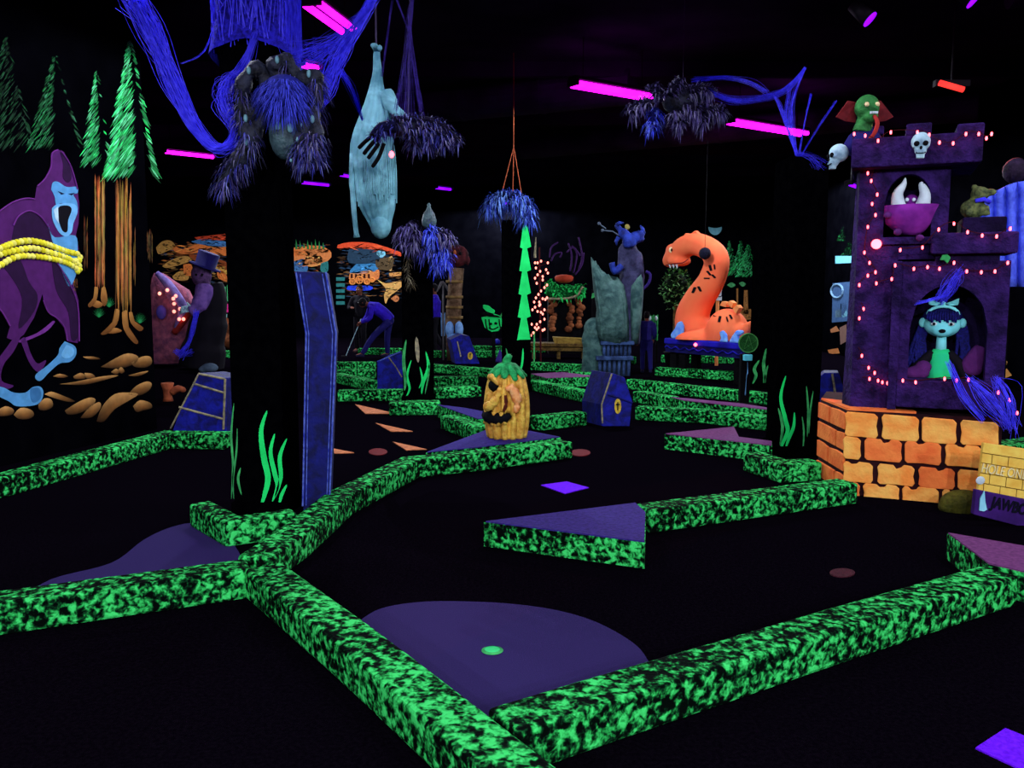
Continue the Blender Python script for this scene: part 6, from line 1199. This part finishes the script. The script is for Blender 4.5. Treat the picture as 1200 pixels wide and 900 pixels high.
for k, q in enumerate(([(644, 302), (646, 290), (654, 284)], [(646, 306), (650, 298), (658, 296), (656, 302)], [(668, 318), (670, 300), (666, 285)], [(672, 320), (676, 298), (670, 288)], [(678, 316), (682, 300), (678, 278)], [(674, 322), (682, 310), (684, 296)], [(664, 296), (672, 290), (680, 300)])):
    part(m2 if False else WE, 'tentacle', MB().tube(smoothpath([av(x, y, .5) for x, y in q], 4), .022, 6), mat('dark_violet_paint', (62, 30, 84)), None, True)
part(WE, 'tentacle_post', MB().tube([V((av(672, 380).x, YV+.5, .5)), av(672, 300, .52)], .03, 6), 'black')
# wooden bench / plank stack
bq = gp(655, 421); YY = bq.y; an_ = lambda x, y, d=0: at(x, y, YY+d)
BE = thing('wooden_bench', 'low brown wooden bench with a yellow plank lying on its right end', 'bench', V((bq.x, YY+.2, 0)))
for k, (y0, y1, m_) in enumerate(((402, 406, 'wood'), (407, 411, 'wood'))): part(BE, 'plank', MB().prism([an_(x, y) for x, y in ((620, y0), (691, y0+1), (691, y1+1), (620, y1))], (0, .5, 0)), m_, bevel=.01)
part(BE, 'top_plank', MB().prism([an_(x, y, .05) for x, y in ((648, 395), (689, 397), (690, 403), (650, 403))], (0, .3, 0)), 'wood_y', bevel=.01)
for x in (626, 655, 684): part(BE, 'leg', MB().prism([V((an_(x-2, 410).x, YY+d, 0)) for d in (.05,)]+[V((an_(x+2, 410).x, YY+.05, 0)), V((an_(x+2, 410).x, YY+.4, 0)), V((an_(x-2, 410).x, YY+.4, 0))], (0, 0, an_(x, 410).z)), 'wood')
# green grave fence with two pale ghosts
YFN = 17.5; gf = lambda x, y, d=0: at(x, y, YFN+d)
FE = thing('picket_gate', 'small green picket gate with two white ghosts right of the winged statue', 'gate', V((gf(763, 396).x, YFN, 0)))
for k in range(7): part(FE, 'picket', MB().box(V((gf(757+k*2.2, 390).x, YFN, gf(760, 384).z/1)), (.025, .03, gf(760, 368+(k % 2)*2).z-gf(760, 398).z)), 'neon2')
for y in (374, 392): part(FE, 'rail', MB().box(gf(763.5, y, .02), (.28, .02, .03)), 'neon2')
for x in (761.5, 769): part(FE, 'ghost_mark', MB().ball(gf(x, 373, -.04), (.03, .015, .05), 8, 6), 'white', None, True)
for x in (757.5, 770): part(FE, 'gate_post', MB().tube([V((gf(x, 390).x, YFN+.02, 0)), gf(x, 370, .02)], .02, 6), 'black')
for x, y, lab in ((696, 346, 'tiny neon green leaf shape left of the winged statue'),): o = cutout('green_tag', lab, 'leaf', [(693, 350), (694, 344), (699, 342), (700, 347)], 18.2, .03, 'neon2')

def scatter(par, x0, x1, y0, y1, n, cols):                           # loose brushwork between the painted shapes
    mb = MB()
    for _ in range(n):
        x, y = rnd(x0, x1), rnd(y0, y1); L_, h_ = rnd(1.5, 6), rnd(.4, 1.3); sl = rnd(-.5, .5)*h_; k = rnd(.35, 1.0); c = random.choice(cols); o_ = .001+.002*rnd(0, 1)
        mb.add([bw(x-L_, y-sl, o_), bw(x-L_*.2, y-h_, o_), bw(x+L_, y+sl, o_), bw(x+L_*.2, y+h_, o_)], [[0, 1, 2, 3]], tuple(q*k for q in c))
    part(par, 'brush_strokes', mb, 'paint', kind='stuff')
scatter(m1, 190, 270, 284, 332, 240, [(200, 110, 50), (150, 80, 40), (90, 50, 26), (70, 90, 120), (190, 140, 70)])
scatter(m2, 346, 384, 286, 320, 110, [(200, 100, 50), (160, 80, 40), (50, 90, 60), (60, 90, 130)])
scatter(m2, 398, 472, 292, 350, 260, [(120, 70, 34), (70, 46, 28), (50, 80, 110), (160, 110, 60), (36, 50, 70)])
